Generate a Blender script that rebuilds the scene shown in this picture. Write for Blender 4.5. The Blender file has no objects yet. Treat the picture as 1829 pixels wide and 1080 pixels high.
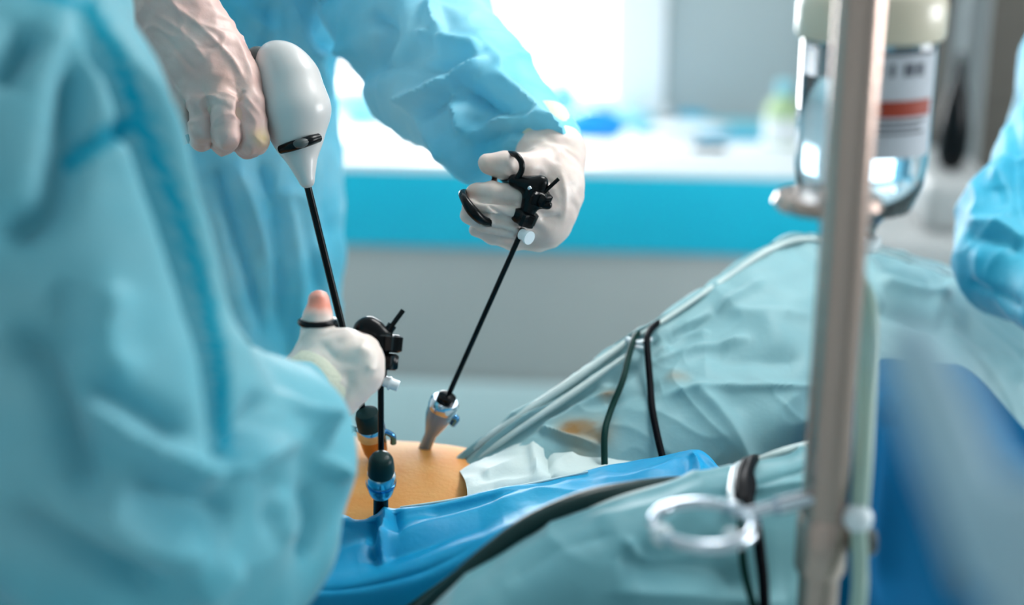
import bpy, bmesh, math
import numpy as np
from mathutils import Vector, Matrix

sc = bpy.context.scene
COL = sc.collection
R = math.radians

# ------------------------------------------------------------------ camera
PITCH, YAW, CAMZ, LENS = 17.5, 6.0, 1.75, 50.0
FPX = 1829 * LENS / 36.0
cd = bpy.data.cameras.new('camera'); cam = bpy.data.objects.new('camera', cd); COL.objects.link(cam)
cd.lens = LENS; cd.sensor_width = 36; cd.clip_start = 0.05
cd.dof.use_dof = True; cd.dof.focus_distance = 1.27; cd.dof.aperture_fstop = 1.85
cam.location = (0, 0, CAMZ); cam.rotation_euler = (R(90 - PITCH), 0, R(YAW))
sc.camera = cam
_M = np.array(Matrix.Rotation(R(YAW), 3, 'Z') @ Matrix.Rotation(R(90 - PITCH), 3, 'X'))
CR, CU, CF = _M[:, 0], _M[:, 1], -_M[:, 2]
C0 = np.array([0, 0, CAMZ])

# ------------------------------------------------------------------ colour management, world, lights
sc.view_settings.view_transform = 'Standard'; sc.view_settings.look = 'None'
sc.view_settings.gamma = 1.0; sc.view_settings.exposure = -0.54
sc.view_settings.use_curve_mapping = False
sc.cycles.use_denoising = True
sc.cycles.sample_clamp_indirect = 4.0
w = bpy.data.worlds.new('daylight'); sc.world = w; w.use_nodes = True
w.node_tree.nodes['Background'].inputs[0].default_value = (0.92, 0.97, 1.0, 1)
w.node_tree.nodes['Background'].inputs[1].default_value = 3.2

def area(name, loc, rot, sx, sy, power, col):
    l = bpy.data.lights.new(name, 'AREA'); l.shape = 'RECTANGLE'; l.size = sx; l.size_y = sy
    l.energy = power; l.color = col
    o = bpy.data.objects.new(name, l); COL.objects.link(o); o.location = loc; o.rotation_euler = rot
    return o
area('added_side_light', (3.35, 1.75, 1.8), (0, R(90), 0), 1.1, 1.7, 115, (0.97, 0.985, 1.0))  # added light for the unseen side window
area('window_daylight', (-1.3, 5.05, 1.75), (R(-90), 0, 0), 2.4, 1.5, 230, (0.97, 0.985, 1.0))
CEIL_EMIT = 4.0

# ------------------------------------------------------------------ helpers
def P(px, py, d):
    return C0 + CR * ((px - 914.5) / FPX * d) + CU * (-(py - 540) / FPX * d) + CF * d

def PX(r, d):            # size in metres of r photo pixels at depth d
    return r * d / FPX

def project(v):
    q = v - C0; z = q @ CF
    return np.stack([914.5 + FPX * (q @ CR) / z, 540 - FPX * (q @ CU) / z, z], 1)

WL = {}
def thing(name, label, cat, loc, group=None):
    o = bpy.data.objects.new(name, None); COL.objects.link(o); o.location = tuple(loc)
    o.empty_display_size = 0.05
    WL[o] = np.array(loc, float); o['label'] = label; o['category'] = cat
    if group: o['group'] = group
    return o

def tag(o, label=None, cat=None, group=None, kind=None):
    if label: o['label'] = label
    if cat: o['category'] = cat
    if group: o['group'] = group
    if kind: o['kind'] = kind
    return o

def obj(name, vf, m, parent=None, smooth=True, label=None):
    v, f = vf
    v = np.asarray(v, float)
    base = np.array([v[:, 0].mean(), v[:, 1].mean(), v[:, 2].min()])
    me = bpy.data.meshes.new(name)
    me.from_pydata((v - base).tolist(), [], [tuple(int(i) for i in q) for q in f])
    me.materials.append(m)
    if smooth: me.polygons.foreach_set('use_smooth', [True] * len(me.polygons))
    me.update()
    bm = bmesh.new(); bm.from_mesh(me); bmesh.ops.recalc_face_normals(bm, faces=bm.faces)
    if smooth:
        for e in bm.edges:
            if len(e.link_faces) == 2 and e.calc_face_angle(0) > R(50): e.smooth = False
    bm.to_mesh(me); bm.free()
    o = bpy.data.objects.new(name, me); COL.objects.link(o)
    WL[o] = base
    if parent is not None:
        o.parent = parent; o.location = tuple(base - WL[parent])
    else:
        o.location = tuple(base)
    if label: o['label'] = label
    return o

def join(*parts):
    V, F, n = [], [], 0
    for v, f in parts:
        V.append(np.asarray(v, float)); F += [tuple(i + n for i in q) for q in f]; n += len(v)
    return np.concatenate(V), F

def unit(a): return np.asarray(a, float) / np.linalg.norm(a)

def catmull(pts, n):
    p = np.asarray(pts, float)
    if len(p) == 2:
        t = np.linspace(0, 1, n)[:, None]; return p[0] * (1 - t) + p[1] * t
    q = np.concatenate([[2 * p[0] - p[1]], p, [2 * p[-1] - p[-2]]])
    t = np.linspace(0, len(p) - 1 - 1e-9, n); i = t.astype(int); u = (t - i)[:, None]
    a, b, c, d = q[i], q[i + 1], q[i + 2], q[i + 3]
    return 0.5 * (2 * b + (c - a) * u + (2 * a - 5 * b + 4 * c - d) * u ** 2 + (3 * b - a - 3 * c + d) * u ** 3)

def tube(pts, rad, n=12, seg=None, smooth=True, flat=1.0, closed=False):
    pts = np.asarray(pts, float); k = len(pts)
    rad = np.full(k, rad) if np.isscalar(rad) else np.asarray(rad, float)
    if seg is None: seg = 2 if k == 2 else (k - 1) * 8 + 1
    pr = np.concatenate([pts, rad[:, None]], 1)
    if smooth and k > 2: pr = catmull(pr, seg)
    pts, rad = pr[:, :3], np.abs(pr[:, 3])
    k = len(pts)
    tan = np.gradient(pts, axis=0)
    if closed: tan[0] = tan[-1] = pts[1] - pts[-2]
    tan /= np.linalg.norm(tan, axis=1)[:, None] + 1e-12
    up = np.array([0, 0, 1.0]) if abs(tan[0][2]) < .9 else np.array([1.0, 0, 0])
    nrm = unit(np.cross(tan[0], up)); V = []
    for i in range(k):
        nrm = unit(nrm - tan[i] * (nrm @ tan[i])); b = np.cross(tan[i], nrm)
        for j in range(n):
            a = 2 * math.pi * j / n
            V.append(pts[i] + rad[i] * (math.cos(a) * nrm + flat * math.sin(a) * b))
    F = [(i * n + j, i * n + (j + 1) % n, (i + 1) * n + (j + 1) % n, (i + 1) * n + j) for i in range(k - 1) for j in range(n)]
    if not closed:
        F.append(tuple(range(n))[::-1]); F.append(tuple((k - 1) * n + j for j in range(n)))
    return np.array(V), F

def rod(a, b, r, n=16): return tube([a, b], r, n)

def lathe(prof, origin, axis=(0, 0, 1), n=32):
    """prof: list of (radius, height along the axis)"""
    ax = unit(axis); up = np.array([1.0, 0, 0]) if abs(ax[0]) < .9 else np.array([0, 1.0, 0])
    x = unit(np.cross(up, ax)); y = np.cross(ax, x); V = []
    for r, h in prof:
        for j in range(n):
            a = 2 * math.pi * j / n
            V.append(np.asarray(origin) + ax * h + max(r, 1e-4) * (math.cos(a) * x + math.sin(a) * y))
    k = len(prof)
    F = [(i * n + j, i * n + (j + 1) % n, (i + 1) * n + (j + 1) % n, (i + 1) * n + j) for i in range(k - 1) for j in range(n)]
    F.append(tuple(range(n))[::-1]); F.append(tuple((k - 1) * n + j for j in range(n)))
    return np.array(V), F

def box(lo, hi, bev=0.0, rotz=0.0):
    lo = np.array(lo, float); hi = np.array(hi, float)
    bm = bmesh.new(); bmesh.ops.create_cube(bm, size=1)
    c, s = (lo + hi) / 2, hi - lo
    for v in bm.verts: v.co = Vector((v.co.x * s[0], v.co.y * s[1], v.co.z * s[2]))
    if bev > 0: bmesh.ops.bevel(bm, geom=bm.edges[:], offset=min(bev, min(s) * .45), segments=3, profile=.5, affect='EDGES')
    cz, sz = math.cos(rotz), math.sin(rotz)
    bm.verts.index_update()
    V = np.array([[v.co.x * cz - v.co.y * sz, v.co.x * sz + v.co.y * cz, v.co.z] for v in bm.verts]) + c
    F = [tuple(v.index for v in f.verts) for f in bm.faces]; bm.free()
    return V, F

def ball(c, r, n=20, sc3=(1, 1, 1)):
    V, F = lathe([(r * math.sin(math.pi * i / n), -r * math.cos(math.pi * i / n)) for i in range(n + 1)], (0, 0, 0), n=n)
    return V * np.array(sc3) + np.asarray(c), F

# ---- signed distance fields and surface nets
def smin(a, b, k):
    if k <= 0: return np.minimum(a, b)
    h = np.clip(.5 + .5 * (b - a) / k, 0, 1)
    return b * (1 - h) + a * h - k * h * (1 - h)

class Grid:
    def __init__(s, pts, pad, h):
        p = np.asarray(pts, float); s.lo = p.min(0) - pad; s.h = h
        s.n = np.ceil((p.max(0) + pad - s.lo) / h).astype(int) + 1
        g = np.meshgrid(*[s.lo[i] + h * np.arange(s.n[i]) for i in range(3)], indexing='ij')
        s.p = np.stack(g, -1).astype(np.float32)
    def cap(s, a, b, ra, rb):
        a = np.asarray(a, np.float32); b = np.asarray(b, np.float32); ba = b - a
        pa = s.p - a; t = np.clip((pa @ ba) / max(float(ba @ ba), 1e-9), 0, 1)
        dd = pa - t[..., None] * ba
        return np.sqrt((dd * dd).sum(-1)) - (ra + (rb - ra) * t)
    def ell(s, c, r, M=None):
        q = s.p - np.asarray(c, np.float32)
        if M is not None: q = q @ np.asarray(M, np.float32)      # columns of M are the axes
        r = np.asarray(r, np.float32); k0 = np.sqrt(((q / r) ** 2).sum(-1)); k1 = np.sqrt(((q / r ** 2) ** 2).sum(-1)) + 1e-9
        return k0 * (k0 - 1) / k1
    def chain(s, pts, k):
        """pts: [(xyz, r), ...]"""
        o = None
        for (a, ra), (b, rb) in zip(pts[:-1], pts[1:]):
            c = s.cap(a, b, ra, rb); o = c if o is None else smin(o, c, k)
        return o

def nets(g, F, relax=2):
    n = F.shape; S = F < 0
    cn = (n[0] - 1, n[1] - 1, n[2] - 1)
    acc = np.zeros(cn + (3,), np.float32); cnt = np.zeros(cn, np.float32)
    corner = [(i, j, k) for i in (0, 1) for j in (0, 1) for k in (0, 1)]
    sl = lambda c: tuple(slice(c[i], c[i] + cn[i]) for i in range(3))
    for a in corner:
        for ax in range(3):
            if a[ax]: continue
            b = list(a); b[ax] = 1
            fa, fb = F[sl(a)], F[sl(b)]; m = (fa < 0) != (fb < 0)
            t = np.where(m, fa / np.where(m, fa - fb, 1), 0)
            for i in range(3): acc[..., i] += np.where(m, a[i] + (t if i == ax else 0), 0)
            cnt += m
    idx = -np.ones(cn, int); act = cnt > 0; idx[act] = np.arange(act.sum())
    cell = np.argwhere(act)
    V = g.lo + g.h * (cell + acc[act] / cnt[act][:, None])
    Q = []
    for ax in range(3):
        u, v = (ax + 1) % 3, (ax + 2) % 3
        s0 = [slice(None)] * 3; s1 = [slice(None)] * 3; s0[ax] = slice(0, -1); s1[ax] = slice(1, None)
        m = S[tuple(s0)] != S[tuple(s1)]
        e = np.argwhere(m); ok = (e[:, u] > 0) & (e[:, v] > 0) & (e[:, u] < n[u] - 1) & (e[:, v] < n[v] - 1); e = e[ok]
        if not len(e): continue
        flip = S[tuple(s0)][tuple(e.T)]
        def at(du, dv):
            c = e.copy(); c[:, u] += du; c[:, v] += dv; return idx[tuple(c.T)]
        q = np.stack([at(-1, -1), at(0, -1), at(0, 0), at(-1, 0)], 1)
        q[~flip] = q[~flip][:, ::-1]; Q.append(q)
    Q = np.concatenate(Q); Q = Q[(Q >= 0).all(1)]
    lab = np.arange(len(V))                       # keep the largest connected surface
    while True:
        m = lab[Q].min(1); new = lab.copy()
        for i in range(4): np.minimum.at(new, Q[:, i], m)
        new = new[new]
        if (new == lab).all(): break
        lab = new
    u, c = np.unique(lab, return_counts=True); keep = lab == u[c.argmax()]
    Q = Q[keep[Q[:, 0]]]; mp = np.cumsum(keep) - 1; V = V[keep]; Q = mp[Q]
    for _ in range(relax): V = laplace(V, Q)
    return V, Q

def laplace(V, Q, f=.5):
    s = np.zeros_like(V); c = np.zeros(len(V))
    for i in range(4):
        a, b = Q[:, i], Q[:, (i + 1) % 4]
        np.add.at(s, a, V[b]); np.add.at(c, a, 1); np.add.at(s, b, V[a]); np.add.at(c, b, 1)
    return V + f * (s / np.maximum(c, 1)[:, None] - V)

def subdiv(V, Q):
    n = len(V); E = np.sort(np.concatenate([Q[:, [i, (i + 1) % 4]] for i in range(4)]), 1)
    u, inv = np.unique(E, axis=0, return_inverse=True); inv = inv.reshape(4, -1)
    m = V[u].mean(1); c = V[Q].mean(1); e = n + inv; k = n + len(u) + np.arange(len(Q))
    R_ = np.concatenate([np.stack([Q[:, i], e[i], k, e[i - 1]], 1) for i in range(4)])
    W = np.concatenate([V, m, c])
    for _ in range(2): W = laplace(W, R_)
    return W, R_

def normals(V, Q):
    n = np.cross(V[Q[:, 2]] - V[Q[:, 0]], V[Q[:, 3]] - V[Q[:, 1]]); o = np.zeros_like(V)
    for i in range(4): np.add.at(o, Q[:, i], n)
    return o / (np.linalg.norm(o, axis=1)[:, None] + 1e-12)

def wavy(p, scale, seed, warp=.6):
    """smooth pseudo-noise in -1..1 built from warped sines"""
    rs = np.random.RandomState(seed); q = p * scale
    q = q + warp * np.sin(q[:, [1, 2, 0]] * 1.3 + rs.rand(3) * 6) + .5 * warp * np.sin(q[:, [2, 0, 1]] * 2.1 + rs.rand(3) * 6)
    o = 0
    for i in range(5):
        k = rs.randn(3); k /= np.linalg.norm(k); o = o + np.sin(q @ k * (1 + .35 * i) + rs.rand() * 6)
    return o / 3.2

def creases(p, scale, seed, warp=.8, e=3):
    return (1 - np.abs(np.clip(wavy(p, scale, seed, warp), -1, 1))) ** e - .4

def seg_dist(uv, line):
    """distance of points to a polyline and the position along it, 0..1"""
    L = np.asarray(line, float); best = np.full(len(uv), 1e9); par = np.zeros(len(uv)); n = len(L) - 1; sgn = np.zeros(len(uv))
    for i in range(n):
        a, b = L[i], L[i + 1]; ab = b - a; t = np.clip(((uv - a) @ ab) / (ab @ ab), 0, 1)
        e = uv - a - t[:, None] * ab; d = np.hypot(e[:, 0], e[:, 1]); m = d < best
        best = np.where(m, d, best); par = np.where(m, (i + t) / n, par)
    return best, par

def fold(V, N, folds, sign=None):
    """folds: (polyline in photo pixels, width px, height m). Raises or sinks the cloth along each line on the side that faces us"""
    pr = project(V); face = np.clip(-(N @ CF) * 2.0 + .3, 0, 1) if sign is None else 1.0
    off = np.zeros(len(V))
    for line, wd, amp in folds:
        if len(line) > 2: line = catmull(line, len(line) * 5)
        d, t = seg_dist(pr[:, :2], line)
        taper = np.clip(np.minimum(t, 1 - t) * 6 + .15, 0, 1)
        x = d / wd
        off += amp * taper * np.exp(-np.abs(x) ** 1.5)
    return V + N * (np.clip(off, -.028, .05) * face)[:, None]

def sheet(rows, nu, nv, thick=.002, folds=(), noise=(), close=True):
    """cloth laid through a net of control points (px, py, depth)"""
    G = np.array([[P(*c) for c in r] for r in rows])
    A = np.stack([catmull(r, nu) for r in G])                    # rows x nu
    B = np.stack([catmull(A[:, j], nv) for j in range(nu)], 1)   # nv x nu
    V = B.reshape(-1, 3)
    Q = np.array([(i * nu + j, i * nu + j + 1, (i + 1) * nu + j + 1, (i + 1) * nu + j) for i in range(nv - 1) for j in range(nu - 1)])
    N = normals(V, Q)
    if (N @ CF).mean() > 0: N = -N; Q = Q[:, ::-1]
    V = fold(V, N, folds, sign=1)
    for q in noise: V = V + N * (q[1] * (creases(V, q[0], q[2]) if len(q) > 3 else wavy(V, q[0], q[2])))[:, None]
    N = normals(V, Q)
    W = V - N * thick; n = len(V)
    F = [tuple(q) for q in Q] + [tuple(q[::-1] + n) for q in Q]
    edge = [j for j in range(nu)] + [i * nu + nu - 1 for i in range(1, nv)] + [(nv - 1) * nu + j for j in range(nu - 2, -1, -1)] + [i * nu for i in range(nv - 2, 0, -1)]
    for a, b in zip(edge, edge[1:] + edge[:1]): F.append((a, b, b + n, a + n))
    return np.concatenate([V, W]), F

# ------------------------------------------------------------------ materials
def mat(name, col, rough=.6, metal=0, transl=0, trans=0, ior=1.45, emit=0, col2=None, nscale=8, bump=0, bscale=200, coat=0, sss=0, detail=4, alpha=1, sheen=0, spec=.5):
    m = bpy.data.materials.new(name); m.use_nodes = True; nt = m.node_tree; N = nt.nodes; L = nt.links
    b = N['Principled BSDF']; out = N['Material Output']
    b.inputs['Base Color'].default_value = (*col, 1); b.inputs['Roughness'].default_value = rough
    b.inputs['Metallic'].default_value = metal; b.inputs['IOR'].default_value = ior
    b.inputs['Transmission Weight'].default_value = trans; b.inputs['Coat Weight'].default_value = coat
    b.inputs['Subsurface Weight'].default_value = sss; b.inputs['Subsurface Scale'].default_value = .01
    b.inputs['Alpha'].default_value = alpha
    b.inputs['Sheen Weight'].default_value = sheen; b.inputs['Sheen Roughness'].default_value = .35; b.inputs['Specular IOR Level'].default_value = spec
    tc = N.new('ShaderNodeTexCoord')
    csock = None
    if col2 is not None:
        nz = N.new('ShaderNodeTexNoise'); nz.inputs['Scale'].default_value = nscale; nz.inputs['Detail'].default_value = detail
        L.new(tc.outputs['Object'], nz.inputs['Vector'])
        rp = N.new('ShaderNodeValToRGB'); rp.color_ramp.elements[0].position = .35; rp.color_ramp.elements[1].position = .68
        rp.color_ramp.elements[0].color = (*col, 1); rp.color_ramp.elements[1].color = (*col2, 1)
        L.new(nz.outputs['Fac'], rp.inputs['Fac']); csock = rp.outputs['Color']; L.new(csock, b.inputs['Base Color'])
    bsock = None
    if bump:
        n2 = N.new('ShaderNodeTexNoise'); n2.inputs['Scale'].default_value = bscale; n2.inputs['Detail'].default_value = 3
        L.new(tc.outputs['Object'], n2.inputs['Vector'])
        bp = N.new('ShaderNodeBump'); bp.inputs['Strength'].default_value = bump; bp.inputs['Distance'].default_value = .002
        L.new(n2.outputs['Fac'], bp.inputs['Height']); L.new(bp.outputs['Normal'], b.inputs['Normal'])
    if emit:
        b.inputs['Emission Color'].default_value = (*col, 1); b.inputs['Emission Strength'].default_value = emit
    if transl:
        t = N.new('ShaderNodeBsdfTranslucent'); t.inputs['Color'].default_value = (*[min(1, c * 1.15) for c in col], 1)
        if csock: L.new(csock, t.inputs['Color'])
        mx = N.new('ShaderNodeMixShader'); mx.inputs[0].default_value = transl
        L.new(b.outputs[0], mx.inputs[1]); L.new(t.outputs[0], mx.inputs[2]); L.new(mx.outputs[0], out.inputs[0])
    return m

M = {}
M['gown'] = mat('pale blue gown fabric', (.13, .53, .66), .5, transl=.28, sheen=.4, spec=.3, col2=(.32, .66, .75), nscale=5, bump=.15, bscale=260)
M['gown_b'] = mat('blue gown fabric', (.12, .62, .84), .45, transl=.33, sheen=.4, spec=.3, col2=(.44, .82, .95), nscale=6, bump=.25, bscale=120)
M['gown_c'] = mat('cyan gown fabric', (.02, .38, .58), .5, transl=.25, sheen=.4, spec=.3, col2=(.08, .47, .64), nscale=6, bump=.2, bscale=150)
M['knit'] = mat('cream knitted cuff', (.62, .62, .50), .9, bump=.5, bscale=400)
M['glove'] = mat('powdered latex glove', (.70, .50, .45), .42, sss=.1, col2=(.60, .37, .33), nscale=26, bump=.35, bscale=90)
M['glove_w'] = mat('whitish latex glove', (.72, .63, .58), .4, sss=.15, col2=(.66, .52, .47), nscale=22, bump=.25, bscale=90)
M['glove_c'] = mat('whitish latex glove, rosy thumb tip', (.78, .69, .63), .4, sss=.1, col2=(.74, .58, .52), nscale=22, bump=.25, bscale=90)
M['seam_edge'] = mat('cyan seam margin', (.09, .49, .63), .5, transl=.3, sheen=.3, spec=.3)
M['seam'] = mat('cyan double-layer seam', (.0, .42, .60), .5, transl=.3, sheen=.3, spec=.3)
M['skin'] = mat('iodine tinted skin', (.88, .33, .08), .6, sss=.1, spec=.25, col2=(.92, .44, .15), nscale=18, bump=.2, bscale=220)
M['flesh'] = mat('skin', (.66, .45, .36), .5, sss=.1)
M['drape'] = mat('pale teal drape', (.27, .51, .56), .5, transl=.28, sheen=.6, spec=.3, col2=(.44, .64, .66), nscale=4, bump=.2, bscale=150)
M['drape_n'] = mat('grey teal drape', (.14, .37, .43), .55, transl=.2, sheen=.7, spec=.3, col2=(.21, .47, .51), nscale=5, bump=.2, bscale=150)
M['drape_w'] = mat('whitish drape', (.62, .76, .78), .55, transl=.2, col2=(.70, .78, .74), nscale=7, bump=.2, bscale=150)
M['drape_b'] = mat('bright blue drape', (.0, .34, .66), .45, transl=.25, spec=.35, col2=(.02, .45, .72), nscale=5, bump=.2, bscale=150)
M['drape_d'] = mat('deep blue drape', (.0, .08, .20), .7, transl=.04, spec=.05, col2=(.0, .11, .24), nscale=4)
M['black'] = mat('black plastic', (.001, .002, .003), .25, spec=.2)
M['rubber'] = mat('dark green rubber', (.002, .026, .022), .5, spec=.08)
M['seal'] = mat('dark grey green seal', (.006, .026, .026), .35, spec=.2)
M['cord'] = mat('black cord', (.001, .002, .004), .5, spec=.05)
M['white'] = mat('off white plastic', (.56, .54, .53), .32, coat=.25)
M['whitet'] = mat('translucent white plastic', (.75, .82, .86), .25)
M['chrome'] = mat('polished steel', (.55, .60, .66), .16, metal=1)
M['bluesteel'] = mat('bluish steel', (.10, .28, .50), .18, metal=1)
M['brass'] = mat('brass', (.50, .27, .10), .25, metal=1)
M['steel'] = mat('brushed steel', (.48, .35, .30), .25, metal=.85, bump=.1, bscale=300)
M['grey'] = mat('grey plastic', (.07, .08, .08), .4)
M['glass'] = mat('clear glass', (.93, .97, 1), .03, trans=1, ior=1.45)
M['liquid'] = mat('clear fluid', (.80, .92, .96), .02, trans=1, ior=1.33)
M['cream'] = mat('cream plastic cap', (.72, .64, .50), .4, coat=.3)
M['label'] = mat('paper label', (.55, .58, .64), .7)
M['red'] = mat('red print', (.36, .04, .015), .6)
M['ink'] = mat('grey print', (.10, .11, .14), .7)
M['tubing'] = mat('pale green tubing', (.42, .56, .50), .3, transl=.3)
M['hosep'] = mat('pale blue plastic hose', (.42, .60, .70), .4, transl=.1)
M['wall'] = mat('painted wall', (.57, .63, .64), .8, col2=(.59, .65, .66), nscale=2)
M['wallr'] = mat('taupe wall panel', (.10, .088, .076), .6, col2=(.12, .105, .09), nscale=3)
M['wallb'] = mat('grey teal back wall', (.36, .44, .46), .8, col2=(.38, .455, .47), nscale=2)
M['panel'] = mat('grey painted panel', (.36, .385, .385), .7, col2=(.38, .405, .40), nscale=2)
M['steeld'] = mat('darker trocar steel', (.14, .22, .29), .25, metal=0, coat=1)
M['floor'] = mat('pale teal vinyl floor', (.50, .66, .68), .35, col2=(.54, .69, .71), nscale=4)
M['ceil'] = mat('white ceiling', (.75, .78, .78), .9)
M['frame'] = mat('white window frame', (.80, .84, .86), .4)
M['cblue'] = mat('bright cyan fabric', (.0, .46, .66), .5, transl=.1, col2=(.0, .50, .70), nscale=2)
M['ctop'] = mat('white laminate top', (.80, .84, .86), .3)
M['paper'] = mat('white paper wrap', (.80, .85, .88), .7, transl=.1)
M['packet'] = mat('pale cyan packet', (.25, .62, .72), .5, transl=.1)
M['bluebag'] = mat('strong blue plastic', (.0, .30, .85), .35)
M['cyan'] = mat('cyan plastic', (.0, .42, .66), .4)
M['ygreen'] = mat('yellow green liquid bottle', (.45, .62, .35), .3, transl=.2)
M['machine'] = mat('light grey machine shell', (.36, .37, .37), .4)
M['hangc'] = mat('pale grey curtain', (.34, .37, .38), .7, transl=.1)
M['added_toplamp'] = mat('added overhead lamp lens', (1.0, .99, .97), .5, emit=32)
M['lamp'] = mat('ceiling fill diffuser', (.97, .98, 1.0), .5, emit=CEIL_EMIT)

# thin window pane: mostly clear, a little gloss
pm = bpy.data.materials.new('window pane'); pm.use_nodes = True
nt = pm.node_tree; tr = nt.nodes.new('ShaderNodeBsdfTransparent'); gl = nt.nodes.new('ShaderNodeBsdfGlossy'); gl.inputs['Roughness'].default_value = .05
mx = nt.nodes.new('ShaderNodeMixShader'); mx.inputs[0].default_value = .06
nt.links.new(tr.outputs[0], mx.inputs[1]); nt.links.new(gl.outputs[0], mx.inputs[2]); nt.links.new(mx.outputs[0], nt.nodes['Material Output'].inputs[0])
M['pane'] = pm

# stained drape: brown iodine spots at places of the cloth
def add_stains(m, spots):
    nt = m.node_tree; N = nt.nodes; L = nt.links; b = N['Principled BSDF']
    src = b.inputs['Base Color'].links[0].from_socket
    geo = N.new('ShaderNodeNewGeometry')
    nz = N.new('ShaderNodeTexNoise'); nz.inputs['Scale'].default_value = 45; nz.inputs['Detail'].default_value = 4
    L.new(geo.outputs['Position'], nz.inputs['Vector'])
    for c, r, s, colr in spots:
        d = N.new('ShaderNodeVectorMath'); d.operation = 'DISTANCE'; L.new(geo.outputs['Position'], d.inputs[0]); d.inputs[1].default_value = tuple(c)
        mr = N.new('ShaderNodeMapRange'); mr.inputs['From Min'].default_value = 0; mr.inputs['From Max'].default_value = r
        mr.inputs['To Min'].default_value = s * 2; mr.inputs['To Max'].default_value = 0; mr.interpolation_type = 'SMOOTHSTEP'
        L.new(d.outputs['Value'], mr.inputs['Value'])
        mu = N.new('ShaderNodeMath'); mu.operation = 'MULTIPLY'; mu.use_clamp = True
        L.new(mr.outputs['Result'], mu.inputs[0]); L.new(nz.outputs['Fac'], mu.inputs[1])
        mx = N.new('ShaderNodeMix'); mx.data_type = 'RGBA'; mx.inputs['B'].default_value = (*colr, 1)
        L.new(mu.outputs[0], mx.inputs['Factor']); L.new(src, mx.inputs['A']); src = mx.outputs['Result']
    L.new(src, b.inputs['Base Color'])
    for n in N:
        if n.type == 'BSDF_TRANSLUCENT': L.new(src, n.inputs['Color'])

add_stains(M['glove_c'], [(P(569, 540, 1.18), .022, 1.6, (.80, .26, .18)), (P(660, 690, 1.18), .02, .5, (.70, .45, .38))])
add_stains(M['glove'], [(P(466, 245, 1.26), .014, .8, (.50, .36, .10)), (P(350, 120, 1.26), .03, .6, (.60, .34, .30)), (P(400, 150, 1.26), .03, .6, (.60, .34, .28))])
add_stains(M['glove_w'], [(P(838, 378, 1.305), .010, 1.2, (.75, .30, .25)), (P(870, 300, 1.31), .016, .8, (.80, .50, .38)), (P(845, 345, 1.31), .016, .7, (.70, .42, .32))])

# ------------------------------------------------------------------ room
X0, X1, Y0, YB, ZC = -2.9, 3.0, -2.2, 4.78, 2.9
def struct(name, vf, m, parent=None, smooth=False):
    o = obj(name, vf, m, parent, smooth)
    if parent is None: o['kind'] = 'structure'
    return o
struct('floor', box((X0 - .1, Y0 - .1, -.1), (X1 + .1, YB + .5, 0)), M['floor'])
struct('ceiling', box((X0 - .1, Y0 - .1, ZC), (X1 + .1, YB + .5, ZC + .1)), M['ceil'])
struct('wall_left', box((X0 - .1, Y0, 0), (X0, YB, ZC)), M['wall'])
SY0, SY1, SZ0, SZ1 = .8, 2.7, 1.15, 2.45
struct('wall_right', join(box((X1, Y0, 0), (X1 + .1, SY0, ZC)), box((X1, SY1, 0), (X1 + .1, YB, ZC)), box((X1, SY0, 0), (X1 + .1, SY1, SZ0)), box((X1, SY0, SZ1), (X1 + .1, SY1, ZC))), M['wall'])
added_win = thing('added_side_window', 'side window added out of the frame for light from the right', 'window', (X1, 1.75, SZ0)); del added_win['category']; added_win['kind'] = 'structure'  # unseen window, added to bring light from the right
obj('window_frame', join(box((X1 + .01, SY0, SZ0), (X1 + .09, SY0 + .05, SZ1)), box((X1 + .01, SY1 - .05, SZ0), (X1 + .09, SY1, SZ1)), box((X1 + .01, SY0, SZ1 - .05), (X1 + .09, SY1, SZ1)), box((X1 + .01, SY0, SZ0), (X1 + .09, SY1, SZ0 + .05))), M['frame'], added_win, False)
obj('window_pane', box((X1 + .05, SY0 + .03, SZ0 + .03), (X1 + .055, SY1 - .03, SZ1 - .03)), M['pane'], added_win, False)
struct('wall_front', box((X0, Y0 - .1, 0), (X1, Y0, ZC)), M['wall'])
WX0, WX1, WZ0, WZ1 = -2.6, -.06, .93, 2.5
struct('wall_back', join(box((X0, YB, 0), (WX0, YB + .2, ZC)), box((WX1, YB, 0), (X1, YB + .2, ZC)),
                         box((WX0, YB, 0), (WX1, YB + .2, WZ0)), box((WX0, YB, WZ1), (WX1, YB + .2, ZC))), M['wallb'])
win = thing('window_1', 'wide bright white window above the blue-fronted counter', 'window', (-.6, YB, WZ0))
del win['category']; win['kind'] = 'structure'
fw = .10
obj('window_frame', join(box((WX0, YB + .02, WZ0), (WX0 + fw, YB + .12, WZ1), .01), box((WX1 - fw, YB - .03, WZ0), (WX1 + .07, YB + .12, WZ1), .01),
                         box((WX0, YB + .02, WZ1 - fw), (WX1, YB + .12, WZ1), .01), box((WX0, YB + .02, WZ0), (WX1, YB + .12, WZ0 + .05), .01)), M['frame'], win, False)
obj('window_pane', box((WX0 + .05, YB + .06, WZ0 + .04), (WX1 - .05, YB + .066, WZ1 - .05)), M['pane'], win, False)
struct('baseboard_back', box((X0, YB - .015, 0), (X1, YB, .07), .004), M['wall'])
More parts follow.
